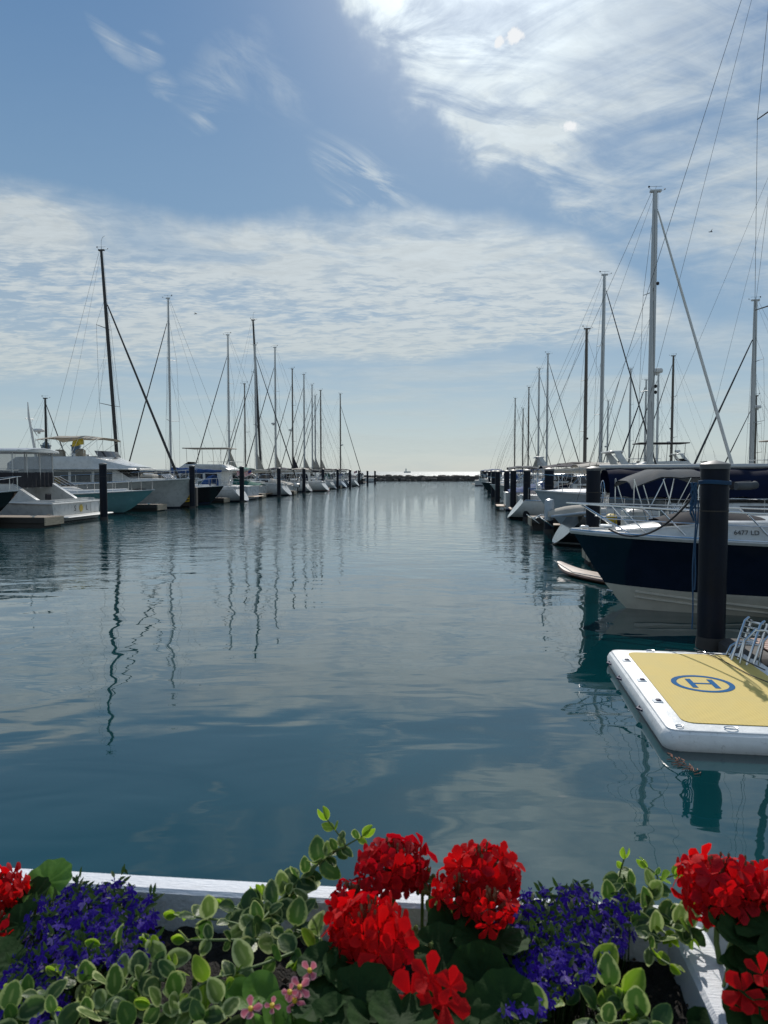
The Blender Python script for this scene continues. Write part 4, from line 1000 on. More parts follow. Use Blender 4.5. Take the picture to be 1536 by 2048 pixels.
# ------------------------------------------------------------------ navy powerboat in the foreground
st0 = G(1252, 1216, 0)                       # where the stem meets the water
Lr = 9.6; Br = 2.75; th = PI - AZ - .015
hu = Hull(Lr, Br, 1.3, 1.5, 'power', .80, .55, .55, zs=lambda t: .40 + .02 * t + .22 * max(t - .8, 0) * 2, bowp=3.0)
tt = .8 + .2 * (.55 / 2.05) ** (1 / 1.7)
dirv = Vector((cos(th), sin(th), 0)); basr = st0 - dirv * (Lr * tt); basr.z = 0
NR = thing('powerboat', 'navy powerboat with a cream bottom and steel bow rail behind the nearest pile', 'powerboat', basr, th)
hu.build(NR, [NAVY, CREAM, CREAM], GELD, GEL, .055)
gu = MB()
for sd in (-1, 1): gu.tube([hu.edge(t_, sd, -.035, .0) for t_ in [i / 30 for i in range(31)]], .02, 6)
gu.build('chrome_rub_strip', STEEL, NR)
cs_ = Cab([(1.2, 1.1, 1.0, 1.28, 1.6), (5.5, 1.1, .95, 1.32, 1.74), (7.0, .95, .75, 1.38, 1.72), (8.0, .62, .45, 1.40, 1.62), (8.8, .3, .2, 1.44, 1.52)])
cs_.mesh().build('cabin_trunk', GEL, NR)
sk = MB()                                      # spray strakes on the bottom
for sd in (-1, 1):
    for zf in (.12, .02):
        pts = []
        for i in range(20):
            t_ = .02 + .86 * i / 19; z_ = zf + .38 * max(t_ - .45, 0) ** 1.5 * 2.2; pts.append(Vector((hu.L * t_, sd * (hu.y(t_, z_) + .012), z_)))
        sk.tube(pts, .022, 5)
sk.build('spray_strake', CREAM, NR)
swo = MB()                                     # pale grey flash along the aft topsides
for sd in (-1, 1):
    vs = []
    for i in range(16):
        t_ = .02 + .63 * i / 15
        for z_ in (.50 + .015 * i / 15, .50 + .26 * (1 - (i / 15) ** 1.2) + .015 * i / 15):
            vs.append(Vector((hu.L * t_, sd * (hu.y(t_, z_) + .006), z_)))
    swo.add(vs, [((2 * i, 2 * i + 1, 2 * i + 3, 2 * i + 2) if sd > 0 else (2 * i, 2 * i + 2, 2 * i + 3, 2 * i + 1)) for i in range(15)])
swo.build('hull_flash', M('grey hull flash', (.26, .25, .22), .35), NR)
# port side (towards the camera) carries the registration number
regs = MB(); tr = .5
for body, xx in (('IL 6477 LD', 5.62),):
    t_ = xx / Lr; sdn = 1
    # the camera-side gunwale: local +y after the turn by th is away from or towards the camera; choose by test
    yv = Matrix.Rotation(th, 3, 'Z') @ Vector((0, 1, 0)); sdn = 1 if yv.y < 0 else -1
    lx = -1 if sdn > 0 else 1
    sl_ = Matrix(((lx, 0, 0, xx), (0, -.25 * sdn, sdn, sdn * 1.12), (0, 1, .25, 1.53), (0, 0, 0, 1)))
# coaming board that holds the number, proud of the cabin side
cbd = MB()
vs = []
for i in range(12):
    x_ = 1.0 + 7.7 * i / 11; yb = hu.hb(x_ / Lr) - .10; yt = yb - .09
    for yy, z_ in ((yb, hu.sheer(x_ / Lr) + .0), (yt, hu.sheer(x_ / Lr) + .25 * min(1, (11 - i) / 2.2 + .08))):
        vs.append((x_, yy, z_))
for sd in (1, -1):
    q2 = [(x_, sd * yy, z_) for x_, yy, z_ in vs]
    cbd.add(q2, [((2 * i, 2 * i + 1, 2 * i + 3, 2 * i + 2) if sd > 0 else (2 * i, 2 * i + 2, 2 * i + 3, 2 * i + 1)) for i in range(11)])
    cbd.add([(x_, sd * (yy - .07), z_) for x_, yy, z_ in vs], [(2 * i, 2 * i + 2, 2 * i + 3, 2 * i + 1) for i in range(11)])
    cbd.tube([(vs[2 * i + 1][0], sd * (vs[2 * i + 1][1] - .03), vs[2 * i + 1][2]) for i in range(12)], .035, 6)
cbd.build('side_coaming', GEL, NR)
def side_text(body, x_, size, mat, dz=.125):
    yb = hu.hb(x_ / Lr) - .10; z0_ = hu.sheer(x_ / Lr)
    p = Vector((x_, sdn * (yb - .04), z0_ + dz)); n_ = Vector((0, sdn * .93, .36)).normalized()
    right = Vector((-sdn, 0, 0)); 
    slope = (hu.hb((x_ + .1) / Lr) - hu.hb((x_ - .1) / Lr)) / .2
    right = Vector((-sdn, -slope, 0)).normalized() if sdn > 0 else Vector((1, -slope, 0)).normalized()
    upv = n_.cross(right).normalized(); n2 = right.cross(upv).normalized()
    mt = Matrix((( right.x, upv.x, n2.x, p.x), (right.y, upv.y, n2.y, p.y), (right.z, upv.z, n2.z, p.z), (0, 0, 0, 1))) @ Matrix.Translation((0, 0, .012))
    o = MB(); text_mesh(o, body, size, mt, .006); return o.build('registration_number', mat, NR, False)
XREG = 6.81
side_text('6477 LD', XREG, .115, LETT)
decal = MB()
# bow rail
br = MB()
def RP(t_, sd, h): return hu.edge(t_, sd, .12, h)
for sd in (-1, 1):
    pts = [RP(.30, sd, .02), RP(.36, sd, .3), RP(.42, sd, .42)] + [RP(lerp(.48, .965, i / 10), sd, .45 + .04 * i / 10) for i in range(11)]
    br.tube(pts, .016, 7)
    br.tube([RP(lerp(.5, .95, i / 10), sd, .25) for i in range(11)], .009, 6)
    for i, t_ in enumerate((.48, .56, .64, .71, .78, .85, .915)): br.tube([hu.edge(t_ - .045, sd, .14, .0), RP(t_, sd, .46)], .014, 6)
a, b = RP(.965, 1, .49), RP(.965, -1, .49); c0 = Vector((Lr + .1, 0, hu.sheer(1) + .5)); br.tube([a, a.lerp(c0, .7) + Vector((0, .05, 0)), c0, b.lerp(c0, .7) - Vector((0, .05, 0)), b], .016, 7)
for sd in (-1, 1): br.tube([hu.edge(.9, sd, .1, 0), Vector((Lr * .985, sd * .1, hu.sheer(1) + .49))], .014, 6)
br.build('bow_rail', STEEL, NR)
cc = MB(); rs = []
for i in range(14):
    q = i / 13; x_ = .9 + 4.4 * q; hh = .5 * sin(PI * min(max(q, .04), .97) ** .8) ** .55 + .05 * sin(i * 2.4)
    rs.append([Vector((x_, 1.1 * s_, 1.56 + hh * (1 - abs(s_) ** 2.6) * .62)) for s_ in (-1, -.85, -.6, -.3, 0, .3, .6, .85, 1)])
cc.rings(rs, False, False); cc.build('cockpit_cover', CDARK, NR)
cc = MB(); rs = []
for i in range(8):
    q = i / 7; x_ = 6.3 + 1.75 * q; hh = .2 * sin(PI * (q * .9 + .05)) ** .5
    rs.append([Vector((x_, .82 * (1 - .4 * q) * s_, 1.70 - .06 * q + hh * (1 - abs(s_) ** 2.6))) for s_ in (-1, -.8, -.4, 0, .4, .8, 1)])
cc.rings(rs, False, False); cc.build('foredeck_cover', CDARK, NR)
cl = MB(); cl.box((8.95, .2 * sdn, 1.54), (.14, .07, .08)); cl.tube([(8.8, .2 * sdn, 1.6), (9.12, .2 * sdn, 1.6)], .022, 6); cl.tube([(8.85, .2 * sdn, 1.56), (9.0, .1 * sdn, 1.58), (9.1, .24 * sdn, 1.58), (8.9, .28 * sdn, 1.58)], .03, 6); cl.build('bow_cleat', STEEL, NR)
bl = MB(); bl.ball((Lr * .905, .0, .33), .06, 8); bl.tube([(Lr * .905, 0, .30), (Lr * .93, 0, .34)], .02, 6); bl.build('bow_eye', STEEL, NR)
side_lt = MB(); side_lt.box((Lr * .975, 0, 1.54), (.16, .1, .07), bev=.02); side_lt.build('bow_light', STEEL, NR)

td = thing('inflatable_dinghy', 'grey inflatable dinghy lying on deck right of the nearest pile', 'dinghy', at(1462, 972, 21.0), -AZ + .5); td.scale = (.45, .45, .55)
q_ = MB()
for sd in (-1, 1): q_.tube([(1.9, sd * .12, .1), (1.6, sd * .5, .05), (.9, sd * .62, 0), (-.3, sd * .62, 0)], [.17, .2, .21, .2], 10)
q_.build('side_tubes', CGREY, td)
q_ = MB(); q_.box((.6, 0, -.08), (2.0, .9, .06)); q_.box((-.28, 0, .06), (.05, 1.0, .34)); q_.build('dinghy_floor', CDARK, td)
# paddle board under the bow
pb = G(1118, 1137, .06); pe = G(1238, 1165, .06); ax_ = (pe - pb); ln = 3.0; thp = math.atan2(ax_.y, ax_.x)
PBD = thing('paddle_board', 'brown wooden paddle board floating under the bow of the navy powerboat', 'paddle board', (pb.x, pb.y, 0), thp)
q_ = MB(); rs = []
for i in range(15):
    q = i / 14; x_ = ln * q; wd = .38 * max(sin(PI * min(max(q, .015), .985)), 0) ** .55; lift = .14 * max(1 - q / .3, 0) ** 2
    rs.append([Vector((x_, wd * c_, .07 + lift + s_ * .05)) for c_, s_ in ((1, 0), (.9, -.8), (0, -1), (-.9, -.8), (-1, 0), (-.9, .8), (0, 1), (.9, .8))])
q_.rings(rs, True, True); q_.build('board', M('brown board wood', (.15, .08, .05), .4, var=.2, stretch=(1, 8, 1)), PBD)
q_ = MB(); q_.tube([(.1, -.2, .28), (1.2, -.36, .135), (2.8, -.1, .135)], .012, 5); q_.build('edge_rope', ROPEW, PBD)

# ------------------------------------------------------------------ ropes
def rope(name, label, pts, r, mat, sag=0.0, n=14):
    mb = MB(); P = []
    for a, b in zip(pts, pts[1:]):
        a, b = Vector(a), Vector(b)
        for i in range(n): q = i / n; p = a.lerp(b, q); p.z -= sag * 4 * q * (1 - q); P.append(p)
    P.append(Vector(pts[-1])); mb.tube(P, r, 6)
    o = mb.build(name, mat); return tag(o, label, 'rope')
pl0 = G(1421, 1295, 0)
yp = pl0.y
rope('mooring_line', 'dark line sagging from the pile to the bow cleat of the navy powerboat', [at(1393, 985, yp - .12), NR.matrix_world @ Vector((0, 0, 0)) if False else at(1218, 1058, 12.15)], .016, ROPEK, .33)
rb = thing('rope_bundle', 'knotted blue rope tied round the nearest pile and hanging to the water', 'rope', (0, 0, 0))
q_ = MB()
for k in range(9):
    a = at(1392 + rnd.uniform(-3, 5), 962 + rnd.uniform(0, 14), yp - .2); P = []
    for i in range(9):
        f = i / 8; P.append(at(1388 + 5 * sin(f * 6 + k) + rnd.uniform(-2, 2) - 2 * f, 965 + (28 + k * 7) * f, yp - .2 - .03 * (k % 3)))
    q_.tube(P, .013, 5)
for k in range(3):
    q_.tube([Vector((pl0.x + .215 * cos(a), pl0.y + .215 * sin(a), z_of(967, yp) + .018 * k + .01 * sin(a * 2))) for a in [2 * PI * j / 20 for j in range(21)]], .012, 5)
q_.build('knot', ROPEB, rb)
q_ = MB()
for dx, e in ((0, 1258), (5, 1180)):
    q_.tube([at(1391 + dx - 8 * f + 1.5 * sin(f * 9), 1000 + (e - 1000) * f, yp - .16) for f in [i / 14 for i in range(15)]], .011, 5)
q_.build('hanging_line', ROPEB, rb)

# ------------------------------------------------------------------ floating platform
zt = .19
c1, c2, c3 = G(1213, 1297, zt), G(1330, 1462, zt), G(1468, 1300, zt)
thp = math.atan2((c1 - c2).y, (c1 - c2).x); Lp = (c1 - c2).length; Wp = 1.85
PL = thing('swim_platform_float', 'white inflatable floating platform with a yellow deck mat and a blue H in a circle', 'floating platform', (c2.x, c2.y, -.03), thp - PI / 2)
def rr(x0, y0, x1, y1, r, n=6):
    P = []
    for cx, cy, a0 in ((x1 - r, y0 + r, -90), (x1 - r, y1 - r, 0), (x0 + r, y1 - r, 90), (x0 + r, y0 + r, 180)):
        for i in range(n + 1): a = R(a0 + 90 * i / n); P.append((cx + r * cos(a), cy + r * sin(a)))
    return P
body = MB(); rs = []
for inset, z_, r_ in ((.06, -.03, .1), (.012, .03, .14), (-.012, .08, .16), (-.012, .14, .16), (.012, .19, .14), (.05, .215, .1), (.075, .222, .09)):
    rs.append([Vector((x, y, z_)) for x, y in rr(inset, inset, Wp - inset, Lp - inset, r_, 7)])
body.rings(rs, True, True); body.build('inflatable_body', M('white pvc fabric', (.74, .75, .74), .4, var=.04, scale=6, bump=.3, bscale=25, dirt=.4), PL, True, 30)
pip = MB(); P = [Vector((x, y, .213)) for x, y in rr(.045, .045, Wp - .045, Lp - .045, .11, 7)]; pip.tube(P + [P[0]], .007, 5); pip.build('welded_seam', M('white seam tape', (.66, .67, .67), .5), PL)
mym = bpy.data.materials.new('ribbed yellow foam mat'); mym.use_nodes = True; t = NT(mym.node_tree)
out = t.node('ShaderNodeOutputMaterial'); tc = t.node('ShaderNodeTexCoord').outputs['Object']
wv = t.node('ShaderNodeTexWave', {'Vector': tc, 'Scale': 9.0, 'Distortion': .2}, bands_direction='Y').outputs[0]
ck_ = t.node('ShaderNodeTexWave', {'Vector': tc, 'Scale': 9.0, 'Distortion': .2}, bands_direction='X').outputs[0]
nn_ = t.noise(tc, 3, 5, .6)
hh_ = t.math('MAXIMUM', t.mul(wv, 1.0), t.mul(ck_, .45))
cl_ = t.mix(t.smooth(hh_, .15, .8), (.45, .32, .06), (.72, .55, .17)); cl_ = t.mix(t.smooth(nn_, .3, .75, 0, .35), cl_, (.5, .42, .16))
b_ = t.node('ShaderNodeBump', {'Height': hh_, 'Strength': .5, 'Distance': .004})
p_ = t.node('ShaderNodeBsdfPrincipled', {'Base Color': cl_, 'Roughness': .8, 'Normal': b_.outputs[0]}); t.l.new(p_.outputs[0], out.inputs[0])
mt_ = MB(); ring = rr(.23, .24, Wp - .2, Lp - .2, .12, 7)
mt_.rings([[Vector((x, y, .224)) for x, y in ring], [Vector((x, y, .230)) for x, y in ring]], True, True); mt_.build('deck_mat', mym, PL, False)
BLU = M('blue marking', (.003, .10, .26), .8, var=.08, spec=.1)
hc = G(1405, 1367, .202); lh = Matrix.Rotation(-(thp - PI / 2), 3, 'Z') @ (hc - Vector((c2.x, c2.y, 0))); hx, hy = lh.x, lh.y
mk = MB(); n = 48; ro, ri = .335, .275
vs = [];
for k in range(n):
    a = 2 * PI * k / n
    for r_, z_ in ((ro, .2315), (ri, .2315), (ri, .2335), (ro, .2335)): vs.append((hx + r_ * cos(a), hy + r_ * sin(a), z_))
mk.add(vs, [tuple((4 * k + i, 4 * ((k + 1) % n) + i, 4 * ((k + 1) % n) + (i + 1) % 4, 4 * k + (i + 1) % 4)) for k in range(n) for i in range(4)])
for dx, dy, sx, sy in ((-.12, 0, .06, .34), (.12, 0, .06, .34), (0, 0, .18, .04)): mk.box((hx + dx, hy + dy, .2328), (sx, sy, .0024))
mk.build('circle_h_mark', BLU, PL, False)
DR = M('dark blue webbing', (.01, .015, .06), .7); PPM = M('pale blue patch', (.45, .52, .58), .6)
for y_ in (Lp * .28, Lp * .52, Lp * .8):
    pt = MB(); pt.box((.14, y_, .226), (.1, .1, .008), bev=.003); p_o = pt.build('valve_patch', PPM, PL)
    hd = MB(); hd.box((.15, y_ + .015, .234), (.05, .06, .016), bev=.005); hd.build('valve_cap', DR, p_o)
for y_ in (Lp * .3, Lp * .66, Lp * .88):
    hd = MB(); hd.tube([(-.015, y_ - .07, .12), (-.05, y_, .12), (-.015, y_ + .07, .12)], .015, 5); hd.build('grab_handle', DR, PL)
hd = MB(); hd.box((Wp * .78, -.014, .13), (.22, .02, .06), bev=.006); hd.build('grab_handle', DR, PL)
for cx, cy, s_ in ((.16, .12, .035), (.62, .12, .06), (1.2, Lp - .1, .05), (.55, Lp - .1, .05)):
    dr_ = MB(); dr_.tube([(cx + s_ * cos(a), cy + s_ * .7 * sin(a), .236) for a in [2 * PI * j / 10 for j in range(11)]], .006, 5); dr_.build('d_ring', STEEL, PL)
rope('tether_line', 'thin dark line lying across the yellow mat to the dock', [at(1388, 1297, G(1388, 1297, .22).y), G(1440, 1318, .212), G(1500, 1350, .212), G(1575, 1380, .26)], .006, ROPEK, 0.0, 6)
rope('tether_line', 'dark line lying along the far edge of the white platform', [G(1330, 1299, .21), G(1400, 1305, .21), G(1470, 1312, .22), G(1530, 1340, .3)], .007, ROPEK, 0.0, 6)
tw = MB(); rq_ = random.Random(4)
for k in range(16):
    p = G(1345 + k * 3 + rq_.uniform(-5, 5), 1516 + k * 2 + rq_.uniform(-4, 4), .008); a = rq_.uniform(0, 3)
    tw.tube([p, p + Vector((.05 * cos(a), .05 * sin(a), .006)), p + Vector((.09 * cos(a + .4), .09 * sin(a + .4), 0))], .004, 4)
tag(tw.build('floating_twigs', M('reddish twigs', (.3, .13, .08), .7)), 'thin reddish twigs floating in front of the white platform', 'twigs', kind='stuff')
# low dark dock with teak and ladders
d0 = G(1466, 1312, .15); DK = thing('service_dock', 'low dark floating dock with red brown boards at the right edge', 'dock', (d0.x, d0.y, 0), thp - PI / 2)
q_ = MB(); q_.box((.95, .25, .05), (1.75, 1.3, .3), bev=.06); q_.box((1.2, -1.6, .05), (1.3, 2.3, .3), bev=.06); q_.build('dock_float', DOCKS, DK)
q_ = MB()
for i in range(9): q_.box((1.05, -.2 + i * .11, .225), (1.2, .1, .03), bev=.006)
q_.build('dock_boards', M('red brown boards', (.2, .08, .05), .6, var=.3, stretch=(10, 1, 1), bump=.3), DK)
def ladder(p, rz, label, tilt=.35):
    o = thing('boarding_ladder', label, 'ladder', p, rz)
    q = MB(); hh = .5
    for sd in (-.13, .13):
        q.tube([(0, sd, 0), (tilt * .55, sd, hh), (tilt * .72, sd, hh + .04)], .016, 7); q.tube([(.1, sd, 0), (tilt * .55 + .1, sd, hh)], .016, 7)
    q.build('ladder_rails', STEEL, o)
    q = MB()
    for k in range(4): f = 1 - k * .14; q.box((tilt * .55 * f + .02, 0, hh * f), (.06, .27, .016), bev=.004)
    q.build('ladder_tread', STEEL, o); return o
ladder(G(1478, 1325, .2), thp - PI / 2 + .4, 'folded steel boarding ladder with flat treads at the corner of the yellow mat platform')
hr = thing('grab_rail', 'curved steel hoop handrails on the low dark dock', 'handrail', G(1528, 1330, .2), thp - PI / 2)
q_ = MB()
for dx in (-.06, .16, .3):
    q_.tube([(dx - .22, 0, 0), (dx - .17, 0, .3), (dx - .05, .02, .43), (dx + .1, .04, .42), (dx + .2, .05, .28)], .016, 7)
q_.build('hoops', STEEL, hr)
hr = thing('grab_rail', 'low bent steel rail lying beside the boarding ladder', 'handrail', G(1460, 1318, .18), thp - PI / 2)
q_ = MB(); q_.tube([(0, 0, .02), (.05, 0, .14), (.14, 0, .2), (.34, -.03, .2)], .016, 7); q_.tube([(.0, .14, .02), (.05, .14, .14), (.14, .14, .2), (.34, .1, .2)], .016, 7); q_.build('rail_tubes', STEEL, hr)

# ------------------------------------------------------------------ breakwater, towers, lighthouse
bwm = M('breakwater stone', (.09, .08, .07), .9, var=.4, scale=.6, bump=.8, bscale=4)
mb = MB(); r2 = random.Random(3)
cx0 = Vector((0, 203, 0))
for k in range(900):
    x = r2.uniform(-60, 130); a = r2.uniform(-1, 1); h = 1.2 * (1 - abs(a) ** 2.2)
    s_ = r2.uniform(.7, 1.3); c_ = Vector((x, 203 + a * 4.5, h + r2.uniform(-.16, .0)))
    rot = Matrix.Rotation(r2.uniform(0, 6), 3, 'Z') @ Matrix.Rotation(r2.uniform(-.4, .4), 3, 'X')
    mb.box(c_, (s_ * 1.3, s_, s_ * .8), rot, bev=.18)
mb.box((35, 203, .45), (190, 6.4, 1.7))
bk = mb.build('breakwater', bwm, None, True, 30); tag(bk, 'long low breakwater of dark rocks closing the end of the channel', 'breakwater')
TW = M('blue grey tower cladding', (.13, .17, .22), .7, var=.15); TWG = M('tower lantern', (.3, .36, .4), .4)
def tower(px, pt, wpx, Y, label):
    s_ = Y / FPX; p = at(px, 940, Y); zt_ = z_of(pt, Y); wd = wpx * s_ / 2
    o = thing('harbour_tower', label, 'tower', (p.x, p.y, 0), .2, 'towers on the skyline')
    zc_ = z_of(893, Y) + (z_of(878, Y) - z_of(878, Y)); q = MB()
    q.box((0, 0, zc_ / 2 - .5), (wd * 1.7, wd * 1.7, zc_ + 1)); q.box((0, 0, zc_ + .4), (wd * 2, wd * 2, .8)); q.build('tower_shaft', TW, o)
    q = MB()
    for sd in (-1, 1):
        for x_ in (-.4, 0, .4):
            q.box((x_ * wd * 1.2, sd * wd * .86, zc_ * .72), (wd * .22, .1, zc_ * .25)); q.box((sd * wd * .86, x_ * wd * 1.2, zc_ * .72), (.1, wd * .22, zc_ * .25))
    q.build('tower_windows', GLASS, o)
    h = zt_ - zc_ - .8; q = MB(); q.lathe((0, 0, zc_ + .8), [(wd * .75, 0), (wd * .75, h * .45), (wd * .9, h * .47), (wd * .5, h * .55), (wd * .42, h * .8), (wd * .2, h * .95), (.05, h * 1.2)], 8); q.build('tower_lantern', TWG, o, False)
tower(153, 880, 17, 380, 'blue grey square tower with a lantern top seen under the tan bimini')
tower(93, 882, 17, 380, 'matching blue grey tower behind the short black mast')
pr = MB(); pr.box((-190, 392, 1.2), (300, 20, 4.0)); struct(pr.build('distant_pier', bwm, None, False))
lt_ = thing('lighthouse', 'tiny pale lighthouse far out on the horizon', 'lighthouse', at(812, 944, 1400).xy.to_3d())
q_ = MB(); q_.lathe((0, 0, 0), [(6, 0), (6, 3), (2.2, 3.2), (1.8, 9), (2.6, 9.2), (2.6, 10), (1.4, 10.1), (1.2, 12), (.1, 13)], 12); q_.box((4, 0, 2), (22, 6, 4)); q_.build('lighthouse_tower', MWHT, lt_); lt_.scale = (.6, .6, .7)
for px, py, Y, lb in ((391, 628, 60, 'small dark bird in the sky above the left masts'), (1421, 464, 50, 'small dark bird in the sky right of the huge pale mast')):
    p = at(px, py, Y); o = MB(); o.tube([p + Vector((-.12, 0, 0)), p + Vector((.12, 0, .02))], [.02, .03], 6)
    o.prism([p + Vector((-.03, 0, 0)), p + Vector((.05, 0, 0)), p + Vector((.0, -.3, .12))], (0, 0, .01)); o.prism([p + Vector((-.03, 0, 0)), p + Vector((.05, 0, 0)), p + Vector((.0, .3, .12))], (0, 0, .01))
    tag(o.build('bird', MBLK), lb, 'bird')
# ------------------------------------------------------------------ planter on the railing
RT = HC - .5                                  # height of the planter rim
pA, pB = G(-260, 1716, RT), G(1800, 1834.5, RT)
ex_ = (pB - pA).normalized(); ey_ = Vector((ex_.y, -ex_.x, 0))          # ey points towards the camera
PLN = thing('planter_box', 'long white painted wooden planter full of flowers along the terrace edge', 'planter', (pA.x, pA.y, 0), math.atan2(ex_.y, ex_.x))
LN = (pB - pA).length
WP = M('weathered white painted wood', (.7, .72, .76), .5, var=.06, scale=4, stretch=(1, 8, 1), bump=.35, bscale=60, dirt=.22)
def plbox(name, x0, x1, y0, y1, z0, z1, m=WP):
    mb = MB(); mb.box(((x0 + x1) / 2, -(y0 + y1) / 2, (z0 + z1) / 2), (x1 - x0, y1 - y0, z1 - z0), bev=.004); return mb.build(name, m, PLN, True, 30)
plbox('back_board', 0, LN, 0, .032, RT - .24, RT)
plbox('front_board', 0, LN, .42, .45, RT - .24, RT)
dvp = G(1378, 1880, RT); dx0 = (dvp - pA).xy.dot(ex_.xy)
plbox('divider_board', dx0 - .012, dx0 + .026, .032, .42, RT - .24, RT - .002)
plbox('end_board', 0, .03, .032, .42, RT - .24, RT - .002); plbox('end_board', LN - .03, LN, .032, .42, RT - .24, RT - .002)
soilm = M('dark potting soil', (.012, .010, .008), .95, var=.5, scale=60, bump=1.0, bscale=160)
sm = MB(); n1, n2 = 150, 34; vs = []
for j in range(n2 + 1):
    for i in range(n1 + 1):
        vs.append((.03 + (LN - .06) * i / n1, -.032 - .39 * j / n2, RT - .048 + rnd.uniform(-.005, .006)))
sm.add(vs, [(j * (n1 + 1) + i + 1, j * (n1 + 1) + i, (j + 1) * (n1 + 1) + i, (j + 1) * (n1 + 1) + i + 1) for j in range(n2) for i in range(n1)])
so_ = sm.build('soil', soilm, PLN, True, 180); so_['kind'] = 'stuff'
cr_ = MB()
for k in range(700):
    c_ = Vector((rnd.uniform(.04, LN - .04), -rnd.uniform(.036, .41), RT - .044)); cr_.ball(c_, rnd.uniform(.0015, .005), 5, sc=(1, rnd.uniform(.6, 1.2), .8))
o_ = cr_.build('soil_crumbs', M('bark crumbs', (.05, .035, .025), .9, var=.6, scale=90), PLN, False); o_['kind'] = 'stuff'
wl = MB(); wl.box((LN / 2, -.22, (RT - .24 + 1.0) / 2), (LN, .1, RT - .24 - 1.0)); wl.build('planter_stand', WP, PLN, False)
dk = MB(); dk.box((0, -2.0, .92), (16, 5.2, .16)); struct(dk.build('terrace_deck', DOCKW, None, False))

def leafmat(name, cen, edge, tr=.45, rough=.45, sharp=(.45, .75), veins=False, yel=None, spec=.25):
    m = bpy.data.materials.new(name); m.use_nodes = True; t = NT(m.node_tree)
    out = t.node('ShaderNodeOutputMaterial'); a = t.node('ShaderNodeAttribute', attribute_name='edge').outputs['Fac']
    tc = t.node('ShaderNodeTexCoord').outputs['Object']
    n = t.noise(tc, 130, 4, .6); n2 = t.noise(tc, 14, 2, .5)
    e = t.smooth(t.add(a, t.mul(t.sub(n, .5), .9)), sharp[0], sharp[1])
    c = t.mix(e, cen, edge); c = t.mix(t.smooth(n2, .35, .7, 0, .5), c, tuple(min(1, q * 1.5) for q in cen))
    if yel: c = t.mix(t.smooth(n2, .55, .7, 0, .6), c, yel)
    if veins: c = t.mix(t.smooth(a, .03, .2, .22, 0), c, edge)
    b = t.node('ShaderNodeBump', {'Height': t.noise(tc, 220, 3, .5), 'Strength': .35, 'Distance': .002})
    p = t.node('ShaderNodeBsdfPrincipled', {'Base Color': c, 'Roughness': rough, 'Specular IOR Level': spec, 'Normal': b.outputs[0]})
    x = t.node('ShaderNodeBsdfTranslucent', {'Color': t.mix(.35, c, tuple(min(1, q * 2.2) for q in cen))})
    mx = t.node('ShaderNodeMixShader'); t.set(mx, 0, tr); t.l.new(p.outputs[0], mx.inputs[1]); t.l.new(x.outputs[0], mx.inputs[2]); t.l.new(mx.outputs[0], out.inputs[0])
    return m
VINCA = leafmat('variegated leaf', (.032, .08, .012), (.50, .56, .22), .5, .42, (.58, .86), True, spec=.5)
VINCD = leafmat('dark green leaf', (.02, .06, .01), (.22, .30, .08), .35, .45, (.7, .95), True, spec=.4)
VINCP = leafmat('pale faded leaf', (.10, .16, .035), (.55, .60, .28), .45, .5, (.45, .8), True, spec=.4)
VYOUNG = leafmat('young yellow green leaf', (.15, .27, .012), (.46, .52, .10), .55, .45, (.65, .85), True, spec=.5)
GERL = leafmat('geranium leaf', (.012, .035, .008), (.02, .05, .012), .25, .65, spec=.12)
GERB = leafmat('bright leaf', (.10, .22, .03), (.12, .25, .05), .5, .5)
GERB2 = leafmat('fine green leaf', (.025, .055, .012), (.04, .08, .02), .35, .5)
BUDG = leafmat('bud green', (.14, .19, .05), (.16, .17, .07), .2, .7)
REDP = leafmat('scarlet petal', (.47, .002, .004), (.60, .004, .006), .40, .75)
REDD = leafmat('crimson petal', (.32, .0015, .007), (.42, .003, .010), .38, .75)
REDO = leafmat('orange scarlet petal', (.56, .003, .004), (.68, .006, .005), .45, .7)
PINKP = leafmat('pink petal', (.62, .14, .2), (.7, .35, .38), .4, .5)
LOBP = leafmat('violet blue petal', (.018, .004, .16), (.045, .012, .36), .35, .7)
LOBL = leafmat('pale lilac petal', (.22, .15, .42), (.26, .18, .46), .35, .5)
STEM = M('green stem', (.10, .16, .04), .6, trans=.1)
STEMR = M('brown bud sheath', (.16, .07, .03), .7)

